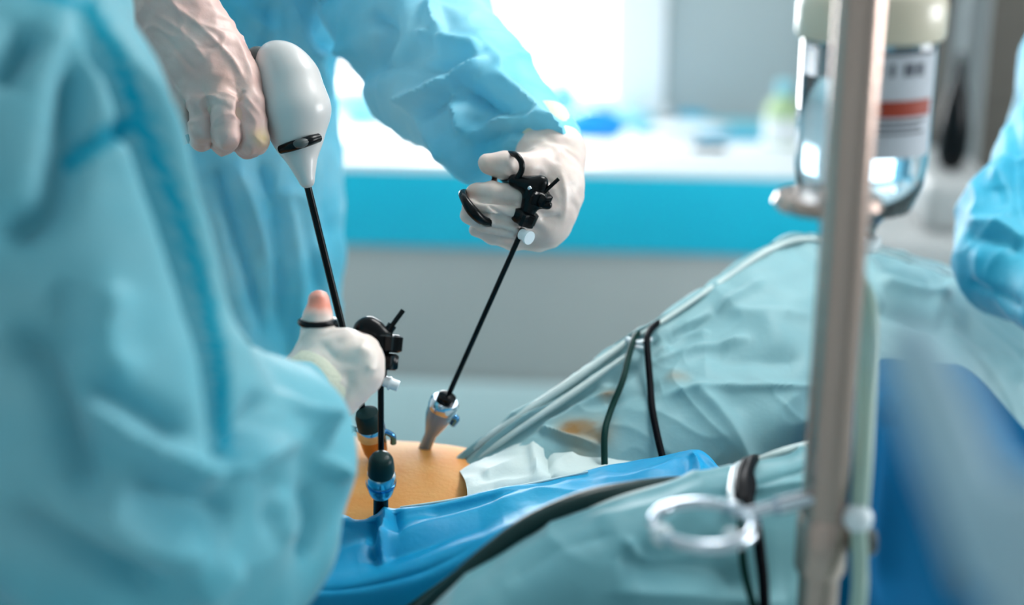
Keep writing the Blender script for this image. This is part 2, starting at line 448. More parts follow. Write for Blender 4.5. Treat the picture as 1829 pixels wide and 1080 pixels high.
for i, (x, y) in enumerate([(-1.7, 3.0), (.3, 3.1), (1.9, 2.8), (-.2, -1.3)]):  # fill panels added on the unseen ceiling
    t = thing('ceiling_fill', 'square fill panel added out of the frame above the room', 'fill panel', (x, y, ZC - .05), 'added fill panels')
    obj('frame', join(box((x - .32, y - .32, ZC - .04), (x - .29, y + .32, ZC)), box((x + .29, y - .32, ZC - .04), (x + .32, y + .32, ZC)),
                      box((x - .29, y - .32, ZC - .04), (x + .29, y - .29, ZC)), box((x - .29, y + .29, ZC - .04), (x + .29, y + .32, ZC))), M['frame'], t, False)
    obj('diffuser', box((x - .29, y - .29, ZC - .03), (x + .29, y + .29, ZC - .01)), M['lamp'], t, False)

OL = np.array([.35, 1.75, 2.45])  # unseen overhead lamp, added for top light on cloth and crests
t = thing('added_top_lamp', 'round overhead lamp added out of the frame for top light', 'added lamp', OL)
obj('housing', lathe([(.30, -.01), (.33, .0), (.33, .05), (.25, .10), (.06, .13)], OL, n=40), M['frame'], t)
obj('lens', lathe([(.285, -.015), (.285, -.012)], OL, n=40), M['added_toplamp'], t)
obj('arm', tube([OL + (0, 0, .12), OL + (0, 0, .25), OL + (.25, .1, .30), OL + (.5, .2, .32), OL + (.5, .2, .44)], .02), M['frame'], t)

# ------------------------------------------------------------------ counter along the back wall
CY, CX0, CX1, CZ = 4.02, -2.85, .80, .90
ct = thing('counter', 'long white-topped counter under the window with a bright cyan front skirt', 'counter', (-.6, 4.4, 0))
obj('countertop', box((CX0, CY - .02, CZ - .03), (CX1, YB - .02, CZ), .006), M['ctop'], ct)
obj('front_skirt', box((CX0, CY - .022, .645), (CX1, CY - .002, CZ - .028), .004), M['cblue'], ct)
obj('front_panel', box((CX0, CY, .215), (CX1, CY + .018, .645), .003), M['panel'], ct)
obj('plinth', box((CX0, CY - .035, 0), (CX1, CY - .001, .225), .012), M['floor'], ct)
for x in (CX0 + .03, -.9, CX1 - .06):
    for y in (CY + .06, YB - .10):
        obj('leg', box((x, y, 0), (x + .04, y + .04, CZ - .03), .004), M['steel'], ct)

def crumple(c, size, seed, amp=.25, n=14, squash=.02):
    """a soft crumpled lump lying on the counter"""
    V, F = ball((0, 0, 0), 1, n=n * 2)
    V = V * (1 + amp * wavy(V, 2.4, seed))[:, None] * np.array(size) / 2
    V[:, 2] = np.maximum(V[:, 2], -size[2] * .38); V[:, 2] -= V[:, 2].min()
    return V + np.array(c), F

def on_counter(px, py):
    """point on the counter top seen at this place of the photo"""
    r = P(px, py, 1.0) - C0; t = (CZ - CAMZ) / r[2]; return C0 + r * t

def slab(c, sx, sy, sz, rot, b=.004): return box(np.array(c) - (sx / 2, sy / 2, 0), np.array(c) + (sx / 2, sy / 2, sz), b, rot)

# white wrapped sheets along the front of the counter
for (px, py, sx, sy, sz, rt, lab) in [
        (655, 262, .34, .20, .035, .05, 'flat white folded cloth on the counter between torso and sleeve of the rear surgeon'),
        (1085, 270, .30, .18, .02, -.05, 'flat white folded sheet at the counter edge in front of the blue bag'),
        (1200, 272, .34, .18, .022, .04, 'white folded sheet at the counter edge right of the blue bag'),
        (1335, 278, .34, .16, .022, 0, 'white folded sheet at the counter edge below the cyan strip')]:
    c = on_counter(px, py); o = obj('folded_sheet', slab(c, sx, sy, sz, rt, .01), M['paper']); tag(o, lab, 'sheet', 'white sheets laid along the counter')
c = on_counter(655, 215)
t = thing('storage_tub', 'pale translucent tub with a lid on the counter beside the rear surgeon', 'tub', c)
obj('tub', lathe([(.06, 0), (.075, .01), (.088, .10), (.092, .105)], c, n=28), M['packet'], t)
obj('lid', lathe([(.094, .105), (.094, .12), (.08, .13), (.02, .133)], c, n=28), M['whitet'], t)
c = on_counter(1058, 250); o = obj('plastic_bag', crumple(c, (.20, .14, .125), 4, .12), M['bluebag']); tag(o, 'rounded strong blue plastic bag on the counter right of the cuff', 'bag')
c = on_counter(975, 215); o = obj('plastic_wrap', crumple(c, (.20, .14, .15), 9, .35), M['packet']); tag(o, 'crumpled pale blue plastic wrap under the window behind the wrist', 'wrap')
for (px, py, s, sd, mt, lab) in [(1130, 222, (.16, .12, .05), 3, 'packet', 'small pale cyan crumpled packet just right of the blue bag'),
                            (1165, 212, (.13, .10, .05), 13, 'paper', 'crumpled white packet between blue bag and wall'),
                            (1150, 240, (.07, .05, .025), 6, 'cyan', 'tiny cyan wrapper among the white packets'),
                            (1225, 240, (.26, .14, .04), 5, 'paper', 'wide whitish crumpled packet in the middle of the counter'),
                            (1235, 212, (.12, .08, .03), 15, 'cyan', 'small teal packet against the wall behind the white packets'),
                            (1215, 258, (.09, .05, .02), 7, 'packet', 'small flat grey-green packet in front of the wide white one')]:
    c = on_counter(px, py); o = obj('packet', crumple(c, s, sd, .22), M[mt]); tag(o, lab, 'packet', 'wrapped supplies on the counter')
c = on_counter(1310, 235); o = obj('instrument_tray', join(slab(c, .34, .15, .012, 0, .005), slab(c + (0, .07, 0), .34, .012, .03, 0), slab(c + (0, -.07, 0), .34, .012, .022, 0)), M['packet'])
tag(o, 'shallow pale cyan tray against the wall beside the bottle', 'tray')
c = on_counter(1303, 250) + (0, 0, .0); o = obj('pouch', slab(c, .20, .035, .02, .02, .006), M['cyan']); tag(o, 'narrow saturated cyan pouch lying in front of the tray', 'pouch')
c = on_counter(1395, 270)
t = thing('liquid_bottle', 'yellow-green bottle with a whitish label on the counter left of the drip pole', 'bottle', c)
obj('bottle', lathe([(.0, 0), (.05, .002), (.055, .02), (.055, .12), (.045, .145), (.02, .165), (.018, .175)], c, n=28), M['ygreen'], t)
obj('cap', lathe([(.024, .172), (.024, .205), (.018, .21)], c, n=24), M['packet'], t)
V, F = lathe([(.0562, .03), (.0562, .105)], c, n=28)
obj('label', (V, F[:-2]), M['paper'], t)

# right-hand background: taupe panel wall, pale curtain, machine with black breathing bag
def wp(px, py, y):      # point on the plane y = const seen at this place
    r = P(px, py, 1.0) - C0; return C0 + r * ((y - C0[1]) / r[1])
a = wp(1600, 100, 4.5); a[0] = max(a[0], .82)
cb = thing('tall_cabinet', 'tall taupe-grey cabinet behind the drip bottle in the back right corner', 'cabinet', (a[0] + .7, 4.6, 0))
obj('body', box((a[0], 4.42, 0), (2.6, YB - .02, 2.4), .01), M['wallr'], cb)
obj('door', box((a[0] + .01, 4.40, .1), (a[0] + .62, 4.42, 2.36), .004), M['wallr'], cb)
dr = obj('door', box((a[0] + .64, 4.40, .1), (a[0] + 1.26, 4.42, 2.36), .004), M['wallr'], cb)
obj('handle', rod((a[0] + .68, 4.37, 1.0), (a[0] + .68, 4.37, 1.2), .008), M['steel'], dr)
# curtain hanging in front of the cabinet
a = wp(1735, 20, 3.9); b = wp(1735, 300, 3.9)
xs = np.linspace(-.05, .05, 40); zs = np.linspace(b[2] - .12, 2.3, 12); V = []
for z in zs:
    for x in xs: V.append((a[0] + x * (1.1 - .1 * z), 3.9 + .018 * math.sin(x * 120), z))
V = np.array(V); Q = [(i * 40 + j, i * 40 + j + 1, (i + 1) * 40 + j + 1, (i + 1) * 40 + j) for i in range(11) for j in range(39)]
W = V + (0, .003, 0); F = Q + [tuple(q + 480 for q in f[::-1]) for f in Q]
o = obj('hanging_towel', (np.concatenate([V, W]), F), M['hangc']); tag(o, 'pale grey cloth hanging in front of the dark cabinet, top right', 'towel')
# machine
m0 = wp(1560, 330, 3.0); m1 = wp(1800, 330, 3.0)
mt = thing('anaesthesia_machine', 'light grey medical machine behind the drip bottle and far knee', 'machine', ((m0[0] + m1[0]) / 2, 3.2, 0))
zt = wp(1650, 330, 3.0)[2]
obj('housing', box((m0[0], 3.0, .12), (m1[0], 3.5, zt - .12), .03), M['machine'], mt)
obj('top_module', box((m0[0] + .12, 3.05, zt - .125), (m1[0], 3.45, zt), .03), M['machine'], mt)
obj('drawer', box((m0[0] + .03, 2.985, zt - .45), (m1[0] - .02, 3.0, zt - .2), .006), M['machine'], mt)
obj('drawer', box((m0[0] + .03, 2.985, zt - .72), (m1[0] - .02, 3.0, zt - .47), .006), M['machine'], mt)
for x in (m0[0] + .05, m1[0] - .05):
    for y in (3.06, 3.44): obj('wheel', lathe([(.05, -.015), (.06, -.01), (.06, .01), (.05, .015)], (x, y, .06), (1, 0, 0), n=20), M['black'], mt)
c = wp(1697, 250, 3.15)
c2 = wp(1697, 305, 3.15)
bg = obj('breathing_bag', lathe([(.006, 0), (.026, .012), (.034, .04), (.036, .09), (.030, .13), (.022, .17), (.013, .20), (.012, .24)], c2, n=24), M['black'], mt)
obj('bag_mount', rod(c2 + (0, 0, -(c2[2] - zt) - .005), c2 + (0, 0, .26), .009), M['grey'], mt)

# ------------------------------------------------------------------ operating table and patient
tz = .93
ot = thing('operating_table', 'operating table with black mattress hidden beneath the draped patient', 'table', (-.35, 1.27, 0))
obj('mattress', box((-1.05, 1.06, tz - .06), (.02, 1.48, tz), .025), M['black'], ot)
obj('table_top', box((-1.07, 1.05, tz - .10), (.04, 1.49, tz - .06), .01), M['steel'], ot)
obj('column', box((-.5, 1.15, .10), (-.25, 1.38, tz - .1), .02), M['steel'], ot)
obj('base', box((-.8, 1.06, 0), (.02, 1.46, .11), .03), M['steel'], ot)

pt = thing('person', 'patient lying on their back, tan belly bare, both legs raised under pale teal drapes', 'person', P(700, 1000, 1.4))
kneeF, kneeN = P(1430, 545, 1.68), P(1340, 1020, 1.22)
footF, footN = P(1500, 1150, 1.78), P(1330, 1650, 1.30)
hipF, hipN = P(860, 1010, 1.46), P(850, 1220, 1.30)
pel = P(800, 1020, 1.38); chest = P(250, 1000, 1.42); neck = P(-60, 960, 1.45); head = P(-220, 940, 1.46)
g = Grid([footF, footN, head, kneeF, kneeN, P(600, 780, 1.4)], .14, .011)
F = g.ell(P(600, 993, 1.40), (.20, .165, .105))
F = smin(F, g.cap(pel + (0, .05, 0), pel - (0, .05, 0), .085, .085), .06)
F = smin(F, g.ell(chest, (.22, .17, .115)), .08)
F = smin(F, g.cap(neck, head, .05, .055), .04); F = smin(F, g.ell(head, (.11, .08, .095)), .03)
for h_, k_, f_ in ((hipF, kneeF, footF), (hipN, kneeN, footN)):
    F = smin(F, g.cap(h_, k_, .078, .056), .05); F = smin(F, g.cap(k_, f_, .055, .04), .03)
body = obj('body', nets(g, F), M['skin'], pt)

# whitish incision drape at the right edge of the bare skin
o = obj('incision_drape', sheet([
    [(815, 842, 1.46), (880, 835, 1.47), (960, 815, 1.47), (1060, 815, 1.47), (1150, 830, 1.47)],
    [(822, 843, 1.36), (880, 812, 1.375), (950, 782, 1.40), (1060, 790, 1.41), (1150, 800, 1.41)],
    [(832, 862, 1.30), (880, 842, 1.32), (960, 818, 1.34), (1060, 815, 1.35), (1160, 825, 1.35)],
    [(836, 895, 1.27), (890, 890, 1.28), (960, 875, 1.29), (1060, 860, 1.30), (1170, 860, 1.30)],
    [(838, 950, 1.27), (890, 945, 1.27), (960, 930, 1.28), (1060, 915, 1.29), (1170, 900, 1.29)]], 70, 50, .002,
    folds=[([(950, 790), (960, 850)], 8, .006), ([(975, 800), (985, 870)], 7, -.006), ([(850, 870), (1000, 850), (1100, 852)], 8, .004),
           ([(860, 850), (940, 812)], 9, .004), ([(870, 880), (980, 868)], 7, -.003)],
    noise=[(70, .0012, 3), (32, .003, 58, 1)]), M['drape_w']); tag(o, 'whitish drape with sharp creases bordering the bare belly on its right', 'drape')

# far leg drape
add_stains(M['drape'], [(P(1022, 765, 1.37), .028, 1.0, (.30, .15, .03)), (P(1058, 775, 1.37), .035, .8, (.33, .20, .08)),
                        (P(1085, 697, 1.40), .018, .8, (.30, .16, .05)), (P(1040, 820, 1.35), .03, .5, (.35, .25, .12)), (P(1210, 670, 1.4), .02, .5, (.3, .2, .1))])
crest = [(790, 845, 1.40), (900, 762, 1.41), (1020, 680, 1.43), (1125, 605, 1.46), (1180, 574, 1.48), (1290, 500, 1.54), (1375, 445, 1.58), (1445, 426, 1.62), (1570, 447, 1.68), (1700, 488, 1.74), (1860, 530, 1.80)]
rowb = [(x + 10, y + 70, d + .14) for x, y, d in crest]
rowb2 = [(x + 15, y + 260, d + .22) for x, y, d in crest]
row1 = [(805, 856, 1.375), (925, 782, 1.385), (1050, 705, 1.41), (1160, 640, 1.435), (1215, 615, 1.45), (1310, 550, 1.49), (1385, 500, 1.52), (1450, 480, 1.55), (1565, 500, 1.59), (1695, 530, 1.66), (1860, 580, 1.72)]
row2 = [(825, 872, 1.35), (960, 810, 1.36), (1080, 760, 1.37), (1180, 720, 1.38), (1240, 700, 1.39), (1320, 660, 1.41), (1390, 620, 1.43), (1455, 610, 1.45), (1565, 610, 1.50), (1690, 620, 1.57), (1860, 660, 1.64)]
row3 = [(850, 900, 1.34), (980, 870, 1.345), (1090, 840, 1.35), (1190, 820, 1.355), (1250, 810, 1.36), (1325, 790, 1.37), (1395, 760, 1.38), (1455, 750, 1.40), (1565, 740, 1.45), (1690, 740, 1.52), (1860, 780, 1.6)]
row4 = [(870, 960, 1.36), (990, 960, 1.36), (1090, 950, 1.36), (1190, 940, 1.365), (1250, 930, 1.37), (1330, 920, 1.38), (1400, 900, 1.39), (1460, 900, 1.41), (1565, 900, 1.46), (1690, 900, 1.53), (1860, 930, 1.61)]
fl = [([(830, 830), (930, 760), (1050, 690), (1130, 640)], 6, .006), ([(870, 835), (960, 770), (1060, 700), (1120, 665)], 8, -.006),
      ([(900, 820), (1000, 742), (1110, 668)], 6, .005), ([(965, 770), (1040, 725), (1110, 700)], 6, .005), ([(965, 768), (1010, 785), (1075, 800)], 5, .005),
      ([(1160, 650), (1250, 625), (1340, 600)], 6, .004), ([(1180, 620), (1240, 585), (1290, 545)], 10, -.006), ([(1200, 590), (1290, 550), (1370, 500)], 10, .006),
      ([(1170, 640), (1220, 600), (1270, 592)], 7, .005), ([(1180, 710), (1300, 690), (1460, 690)], 6, .003), ([(1230, 690), (1290, 740), (1350, 850)], 16, .006),
      ([(1130, 600), (1150, 625), (1180, 600)], 10, -.005), ([(1300, 560), (1460, 560)], 9, .003), ([(1560, 465), (1640, 495), (1705, 505)], 8, -.006),
      ([(1560, 500), (1640, 522), (1705, 525)], 9, .007), ([(1560, 545), (1640, 570), (1700, 590)], 16, -.01), ([(1080, 720), (1180, 690)], 14, -.004), ([(1260, 640), (1440, 640)], 20, -.005)]
rowm = [(x + 1, y + 3, d - .012) for x, y, d in crest]
o = obj('leg_drape', sheet([rowb2, rowb, crest, rowm, row1, row2, row3, row4], 420, 250, .002, folds=[(a, b * 1.15, c * 1.5) for a, b, c in fl], noise=[(28, .003, 5), (70, .0010, 8), (17, .0035, 18, 1), (30, .0018, 28, 1)]), M['drape'])
tag(o, 'pale teal drape rising over the far raised leg, brown-stained near the belly', 'drape')
fd = o
def tl(pts, r, n=10, **k): return tube([P(*p) for p in pts], r, n, **k)
obj('hem_highlight', join(tl([(800, 836, 1.395), (900, 762, 1.395), (1020, 681, 1.413), (1125, 606, 1.443)], [.003, .004, .0045, .003]),  # pale tubes draw the bright crest as a rolled fold of cloth
                tl([(822, 842, 1.385), (915, 775, 1.385), (1030, 697, 1.405), (1122, 632, 1.43)], [.002, .0032, .0035, .002])), M['drape_w'], fd, label='whitish rolled fold drawn as the bright crest')
obj('hem_highlight', tl([(1125, 606, 1.445), (1180, 575, 1.465), (1290, 501, 1.525), (1375, 447, 1.565), (1445, 428, 1.605), (1570, 449, 1.665), (1700, 490, 1.725)], [.0015, .0026, .003, .004, .004, .003, .003]), M['drape_w'], fd, label='whitish tube drawn as rim highlight')  # rim light on the crest, put in as a pale tube

# straps over the far leg
def on_line(pts, r, n=10, **k): return tube([P(*p) for p in pts], r, n, **k)
o = obj('cord', on_line([(1150, 590, 1.60), (1142, 594, 1.47), (1133, 604, 1.435), (1122, 640, 1.41), (1112, 680, 1.385), (1090, 735, 1.365), (1080, 775, 1.345), (1080, 845, 1.325)], .0032), M['rubber'])
tag(o, 'dark green cord hanging over the far leg drape, left of the black one', 'cord', 'cords over the far leg drape')
o = obj('cord', on_line([(1190, 570, 1.60), (1180, 572, 1.48), (1160, 592, 1.445), (1156, 615, 1.425), (1161, 680, 1.395), (1165, 730, 1.37), (1177, 790, 1.345), (1190, 840, 1.325)], .0034), M['cord'])
tag(o, 'black cord hanging over the far leg drape, right of the green one', 'cord', 'cords over the far leg drape')
o = obj('drape_clip', join(on_line([(1120, 606, 1.44), (1140, 612, 1.43), (1162, 606, 1.44)], .003), on_line([(1128, 618, 1.43), (1150, 622, 1.425)], .002)), M['whitet'])
tag(o, 'little clear tie joining green and black cords on the far leg', 'tie')

# blue sheet between the legs
fl = [([(600, 990), (700, 960), (820, 925), (960, 885), (1100, 850)], 10, .007), ([(640, 1000), (760, 965), (900, 925)], 14, -.006),
      ([(688, 905), (686, 950), (680, 1000)], 9, .010), ([(668, 920), (665, 990)], 12, -.008), ([(706, 905), (712, 960)], 8, -.005),
      ([(760, 920), (830, 905), (900, 890)], 12, -.004), ([(1060, 862), (1150, 850), (1230, 820)], 7, .005), ([(1090, 872), (1180, 856), (1245, 830)], 8, -.005),
      ([(900, 930), (1000, 900), (1120, 870)], 14, -.004), ([(500, 1050), (640, 1045), (760, 1015), (860, 965)], 12, -.004), ([(1235, 812), (1250, 840), (1240, 860)], 7, .006)]
o = obj('surgical_sheet', sheet([
    [(300, 935, 1.44), (520, 930, 1.42), (608, 935, 1.38), (640, 950, 1.34), (700, 930, 1.33), (830, 912, 1.33), (950, 890, 1.335), (1100, 858, 1.335), (1235, 835, 1.33), (1290, 860, 1.32)],
    [(300, 915, 1.30), (520, 905, 1.26), (608, 918, 1.235), (640, 926, 1.232), (700, 905, 1.235), (830, 886, 1.25), (950, 860, 1.27), (1100, 829, 1.30), (1237, 808, 1.29), (1295, 842, 1.26)],
    [(290, 950, 1.25), (510, 950, 1.22), (605, 950, 1.212), (640, 952, 1.21), (700, 935, 1.212), (830, 908, 1.23), (950, 878, 1.25), (1100, 844, 1.275), (1235, 825, 1.27), (1290, 850, 1.245)],
    [(280, 1010, 1.19), (500, 1010, 1.17), (600, 1010, 1.16), (650, 998, 1.165), (720, 975, 1.17), (840, 940, 1.19), (960, 900, 1.21), (1100, 864, 1.235), (1230, 845, 1.24), (1285, 860, 1.23)],
    [(270, 1100, 1.14), (490, 1066, 1.13), (600, 1066, 1.13), (680, 1050, 1.135), (750, 1030, 1.14), (860, 978, 1.155), (970, 925, 1.17), (1090, 885, 1.19), (1220, 868, 1.21), (1285, 872, 1.21)],
    [(270, 1200, 1.19), (490, 1190, 1.17), (600, 1190, 1.17), (690, 1175, 1.165), (770, 1140, 1.16), (880, 1070, 1.165), (990, 985, 1.19), (1100, 915, 1.22), (1220, 900, 1.23), (1285, 895, 1.23)]],
    300, 120, .002, folds=fl, noise=[(24, .0025, 15), (60, .0008, 2), (20, .003, 38, 1)]), M['drape_b'])
tag(o, 'bright blue surgical sheet bunched between the belly and the near leg', 'sheet')
obj('hem_highlight', tl([(715, 905, 1.233), (770, 898, 1.238), (830, 888, 1.246), (950, 863, 1.266), (1050, 842, 1.28)], [.0006, .0010, .0012, .0012, .0008]), M['drape_w'], o, label='thin whitish hemline')

# near leg drape
cr = [(640, 1240, 1.02), (740, 1120, 1.03), (830, 1045, 1.04), (910, 985, 1.06), (1000, 935, 1.075), (1100, 893, 1.09), (1200, 865, 1.105), (1310, 832, 1.125), (1400, 804, 1.14), (1452, 790, 1.16), (1485, 830, 1.22)]
fl = [([(1180, 905), (1250, 885), (1310, 872)], 7, -.005), ([(1340, 860), (1400, 840), (1450, 826)], 7, -.005), ([(1345, 875), (1400, 865), (1450, 860)], 8, .004),
      ([(1325, 835), (1325, 900)], 14, -.006), ([(1050, 930), (1150, 905), (1250, 872)], 10, .003), ([(1090, 1060), (1250, 1065), (1400, 1075)], 18, .008), ([(1100, 1000), (1250, 1010), (1330, 1040)], 26, -.008),
      ([(900, 1040), (1000, 980), (1100, 950)], 16, -.004), ([(1110, 960), (1160, 1000), (1280, 990)], 12, .004)]
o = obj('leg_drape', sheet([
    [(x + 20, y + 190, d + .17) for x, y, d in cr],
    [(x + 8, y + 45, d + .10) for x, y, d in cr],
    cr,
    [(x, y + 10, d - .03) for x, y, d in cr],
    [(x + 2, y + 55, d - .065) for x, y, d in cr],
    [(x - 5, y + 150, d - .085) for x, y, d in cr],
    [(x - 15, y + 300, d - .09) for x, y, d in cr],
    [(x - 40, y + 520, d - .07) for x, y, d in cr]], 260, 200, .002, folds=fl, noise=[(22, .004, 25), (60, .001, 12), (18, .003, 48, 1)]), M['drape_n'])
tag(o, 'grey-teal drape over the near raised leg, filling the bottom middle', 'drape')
obj('hem_highlight', tl([(1000, 933, 1.06), (1100, 893, 1.075), (1200, 865, 1.09), (1305, 833, 1.11)], [.001, .0025, .003, .002]), M['drape_w'], o, label='whitish tube drawn as rim highlight')  # bright rim of the crest, put in as a pale tube
obj('hem_highlight', tl([(1345, 822, 1.115), (1400, 804, 1.125), (1452, 790, 1.145)], [.0015, .0025, .0025]), M['drape_w'], o, label='whitish tube drawn as rim highlight')  # the same painted rim light, right of the cords

# hoses and cords at the near leg
o = obj('hose', on_line([(690, 1150, 1.03), (790, 1063, 1.03), (870, 993, 1.04), (950, 934, 1.055), (1045, 893, 1.075), (1130, 876, 1.10), (1200, 868, 1.13), (1260, 866, 1.17)], .0078, 14), M['seal'])
tag(o, 'thick dark grey-green hose running along the top of the near leg', 'hose')
o = obj('hose', on_line([(640, 1160, 1.09), (730, 1090, 1.085), (800, 1040, 1.09), (880, 985, 1.10), (960, 935, 1.125)], .004, 12), M['rubber'])
tag(o, 'thin dark green hose beneath the blue sheet, bottom centre', 'hose')
ctr = [(1352, 818, 1.16), (1338, 826, 1.105), (1330, 850, 1.075), (1326, 880, 1.055)]
tt = thing('cord_bundle', 'black cords knotted round the near leg and hanging down left of the pole', 'cord', P(1335, 900, 1.04))
obj('knot', join(on_line([(1362, 822, 1.16), (1345, 822, 1.11), (1335, 850, 1.07), (1335, 885, 1.045), (1330, 905, 1.035)], .0042),
                 on_line([(1348, 820, 1.16), (1332, 828, 1.10), (1324, 855, 1.07), (1322, 890, 1.045), (1332, 910, 1.035)], .0045),
                 on_line([(1355, 822, 1.15), (1338, 835, 1.09), (1345, 865, 1.06), (1338, 900, 1.035)], .003)), M['cord'], tt)
obj('loose_end', on_line([(1325, 895, 1.042), (1324, 950, 1.015), (1330, 1020, 1.0), (1350, 1100, .99), (1360, 1180, .99)], .003), M['rubber'], tt)
obj('loose_end', on_line([(1335, 890, 1.042), (1350, 930, 1.02), (1358, 990, 1.005), (1364, 1050, .995), (1368, 1180, .99)], .0042), M['cord'], tt)
o = obj('white_tie', join(on_line([(1322, 828, 1.14), (1312, 836, 1.10), (1308, 850, 1.08), (1305, 880, 1.05), (1308, 905, 1.035)], .0026),
                          on_line([(1330, 826, 1.14), (1318, 838, 1.10), (1314, 856, 1.075), (1312, 885, 1.05)], .0024)), M['whitet'])
tag(o, 'white tie looped round the near leg left of the black cords', 'tie')

# deep blue drape hanging behind the near leg
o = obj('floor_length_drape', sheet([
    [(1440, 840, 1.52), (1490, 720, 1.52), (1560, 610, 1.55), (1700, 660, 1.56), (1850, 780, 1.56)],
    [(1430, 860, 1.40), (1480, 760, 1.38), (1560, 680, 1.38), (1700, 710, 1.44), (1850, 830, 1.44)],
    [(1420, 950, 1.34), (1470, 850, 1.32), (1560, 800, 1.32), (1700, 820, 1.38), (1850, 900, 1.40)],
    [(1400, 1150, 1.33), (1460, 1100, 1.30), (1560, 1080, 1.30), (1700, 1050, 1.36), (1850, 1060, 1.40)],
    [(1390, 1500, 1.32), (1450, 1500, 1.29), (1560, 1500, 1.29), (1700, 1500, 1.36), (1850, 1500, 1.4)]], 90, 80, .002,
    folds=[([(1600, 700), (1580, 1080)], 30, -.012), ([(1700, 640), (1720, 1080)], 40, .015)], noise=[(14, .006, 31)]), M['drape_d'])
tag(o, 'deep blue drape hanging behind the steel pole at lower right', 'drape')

# ------------------------------------------------------------------ trocars and instruments
def frame_axis(a, b): d = unit(np.array(b) - np.array(a)); return d
# near grasper trocar
tip = P(680, 925, 1.243); top = P(681, 800, 1.195)
ax = unit(top - tip); L0 = np.linalg.norm(top - tip)
s = L0 / 125.0        # metres per photo pixel along the axis
t = thing('trocar', 'dark trocar with a blue metal ring, frontmost in the belly', 'trocar', tip)
obj('cannula', lathe([(.0066, -.03), (.0066, 45 * s)], tip, ax), M['black'], t)
obj('ring', lathe([(.009, 44 * s), (.0105, 48 * s), (.0122, 58 * s), (.0122, 66 * s), (.0128, 68 * s), (.0128, 78 * s), (.0118, 82 * s)], tip, ax), M['chrome'], t, label='steel ring with blue sheen')
obj('blue_band', lathe([(.0124, 62 * s), (.0131, 63 * s), (.0131, 68 * s), (.0124, 69 * s)], tip, ax), M['bluesteel'], t)
obj('seal', lathe([(.0112, 78 * s), (.0116, 90 * s), (.0105, 104 * s), (.0085, 110 * s), (.005, 112 * s)], tip, ax), M['seal'], t, label='dark green rubber seal')
# camera trocar
tip = P(676, 826, 1.37); top = P(655, 735, 1.335); ax = unit(top - tip); s = np.linalg.norm(top - tip) / 93.0
t = thing('trocar', 'brass-coloured trocar with side tap, behind the frontmost one', 'trocar', tip)
obj('cannula', lathe([(.007, -.03), (.008, 8 * s)], tip, ax), M['brass'], t)
obj('body', lathe([(.008, 8 * s), (.0115, 24 * s), (.0125, 40 * s), (.0128, 50 * s)], tip, ax), M['brass'], t)
obj('collar', lathe([(.0135, 49 * s), (.0142, 52 * s), (.0142, 64 * s), (.0132, 67 * s)], tip, ax), M['chrome'], t)
obj('seal', lathe([(.0122, 66 * s), (.0122, 84 * s), (.0105, 92 * s), (.006, 94 * s)], tip, ax), M['seal'], t)
tp = obj('side_tap', rod(tip + ax * 60 * s - CR * .012, tip + ax * 66 * s - CR * .022, .0026), M['seal'], t)
obj('lever', rod(tip + ax * 56 * s - CR * .019, tip + ax * 80 * s - CR * .025, .0018), M['seal'], tp)
tp2 = obj('side_valve', tube([tip + ax * 60 * s + CR * .011, tip + ax * 50 * s + CR * .019, tip + ax * 36 * s + CR * .0185], .003), M['bluesteel'], t)
# silver trocar of the far grasper
tip = P(742, 838, 1.42); top = P(800, 705, 1.375); ax = unit(top - tip); s = np.linalg.norm(top - tip) / 145.0
t = thing('trocar', 'shiny silver funnel-shaped trocar at the far side of the belly', 'trocar', tip)
obj('cannula', lathe([(.0062, -.04), (.0062, 70 * s), (.0075, 76 * s)], tip, ax), M['steeld'], t)
obj('funnel', lathe([(.0075, 76 * s), (.011, 92 * s), (.0135, 106 * s), (.0138, 120 * s)], tip, ax), M['steeld'], t)
obj('collar', lathe([(.0142, 119 * s), (.0146, 122 * s), (.0146, 132 * s), (.0125, 136 * s)], tip, ax), M['chrome'], t)
obj('seal_cap', lathe([(.009, 136 * s), (.009, 143 * s), (.006, 146 * s)], tip, ax), M['black'], t)
obj('side_valve', tube([tip + ax * 104 * s + CR * .011, tip + ax * 100 * s + CR * .0185, tip + ax * 88 * s + CR * .017], .0032), M['bluesteel'], t)

# white handpiece with long black shaft
dv = thing('laparoscopic_handpiece', 'white teardrop handpiece with black slot and long black shaft in the gloved fist', 'surgical instrument', P(547, 320, 1.285))
g = Grid([P(445, 60, 1.25), P(600, 340, 1.34)], .02, .002)
F = smin(g.cap(P(509, 124, 1.295), P(530, 200, 1.29), .0240, .0285), g.cap(P(522, 146, 1.293), P(531, 190, 1.29), .0265, .0284), .006)
F = smin(F, g.cap(P(530, 200, 1.29), P(532, 240, 1.29), .0272, .0225), .01)
F = smin(F, g.cap(P(530, 240, 1.29), P(548, 322, 1.285), .0225, .0075), .008)
F = smin(F, g.cap(P(487, 102, 1.30), P(488, 180, 1.298), .010, .012), .02)
obj('shell', nets(g, F), M['white'], dv)
g = Grid([P(440, 60, 1.26), P(480, 220, 1.34)], .02, .002)
F = smin(g.cap(P(460, 104, 1.303), P(466, 168, 1.303), .0112, .012), g.cap(P(470, 150, 1.305), P(478, 200, 1.30), .012, .012), .01)
obj('back_shell', nets(g, F), M['grey'], dv, label='dark grey back edge')
obj('grip', tube([P(475, 180, 1.30), P(430, 205, 1.295), P(380, 225, 1.29), P(330, 240, 1.285)], [.013, .013, .012, .009]), M['grey'], dv)
sl = obj('slot', tube([P(502, 267, 1.2745), P(518, 262, 1.2685), P(535, 257, 1.2665), P(553, 251, 1.269), P(569, 246, 1.277)], [.0045, .0052, .0052, .0052, .0045], 14, flat=.9), M['black'], dv)
obj('release_button', tube([P(524, 259, 1.2655), P(537, 256, 1.2635), P(550, 252, 1.266)], [.003, .0043, .003], 12), M['grey'], sl)
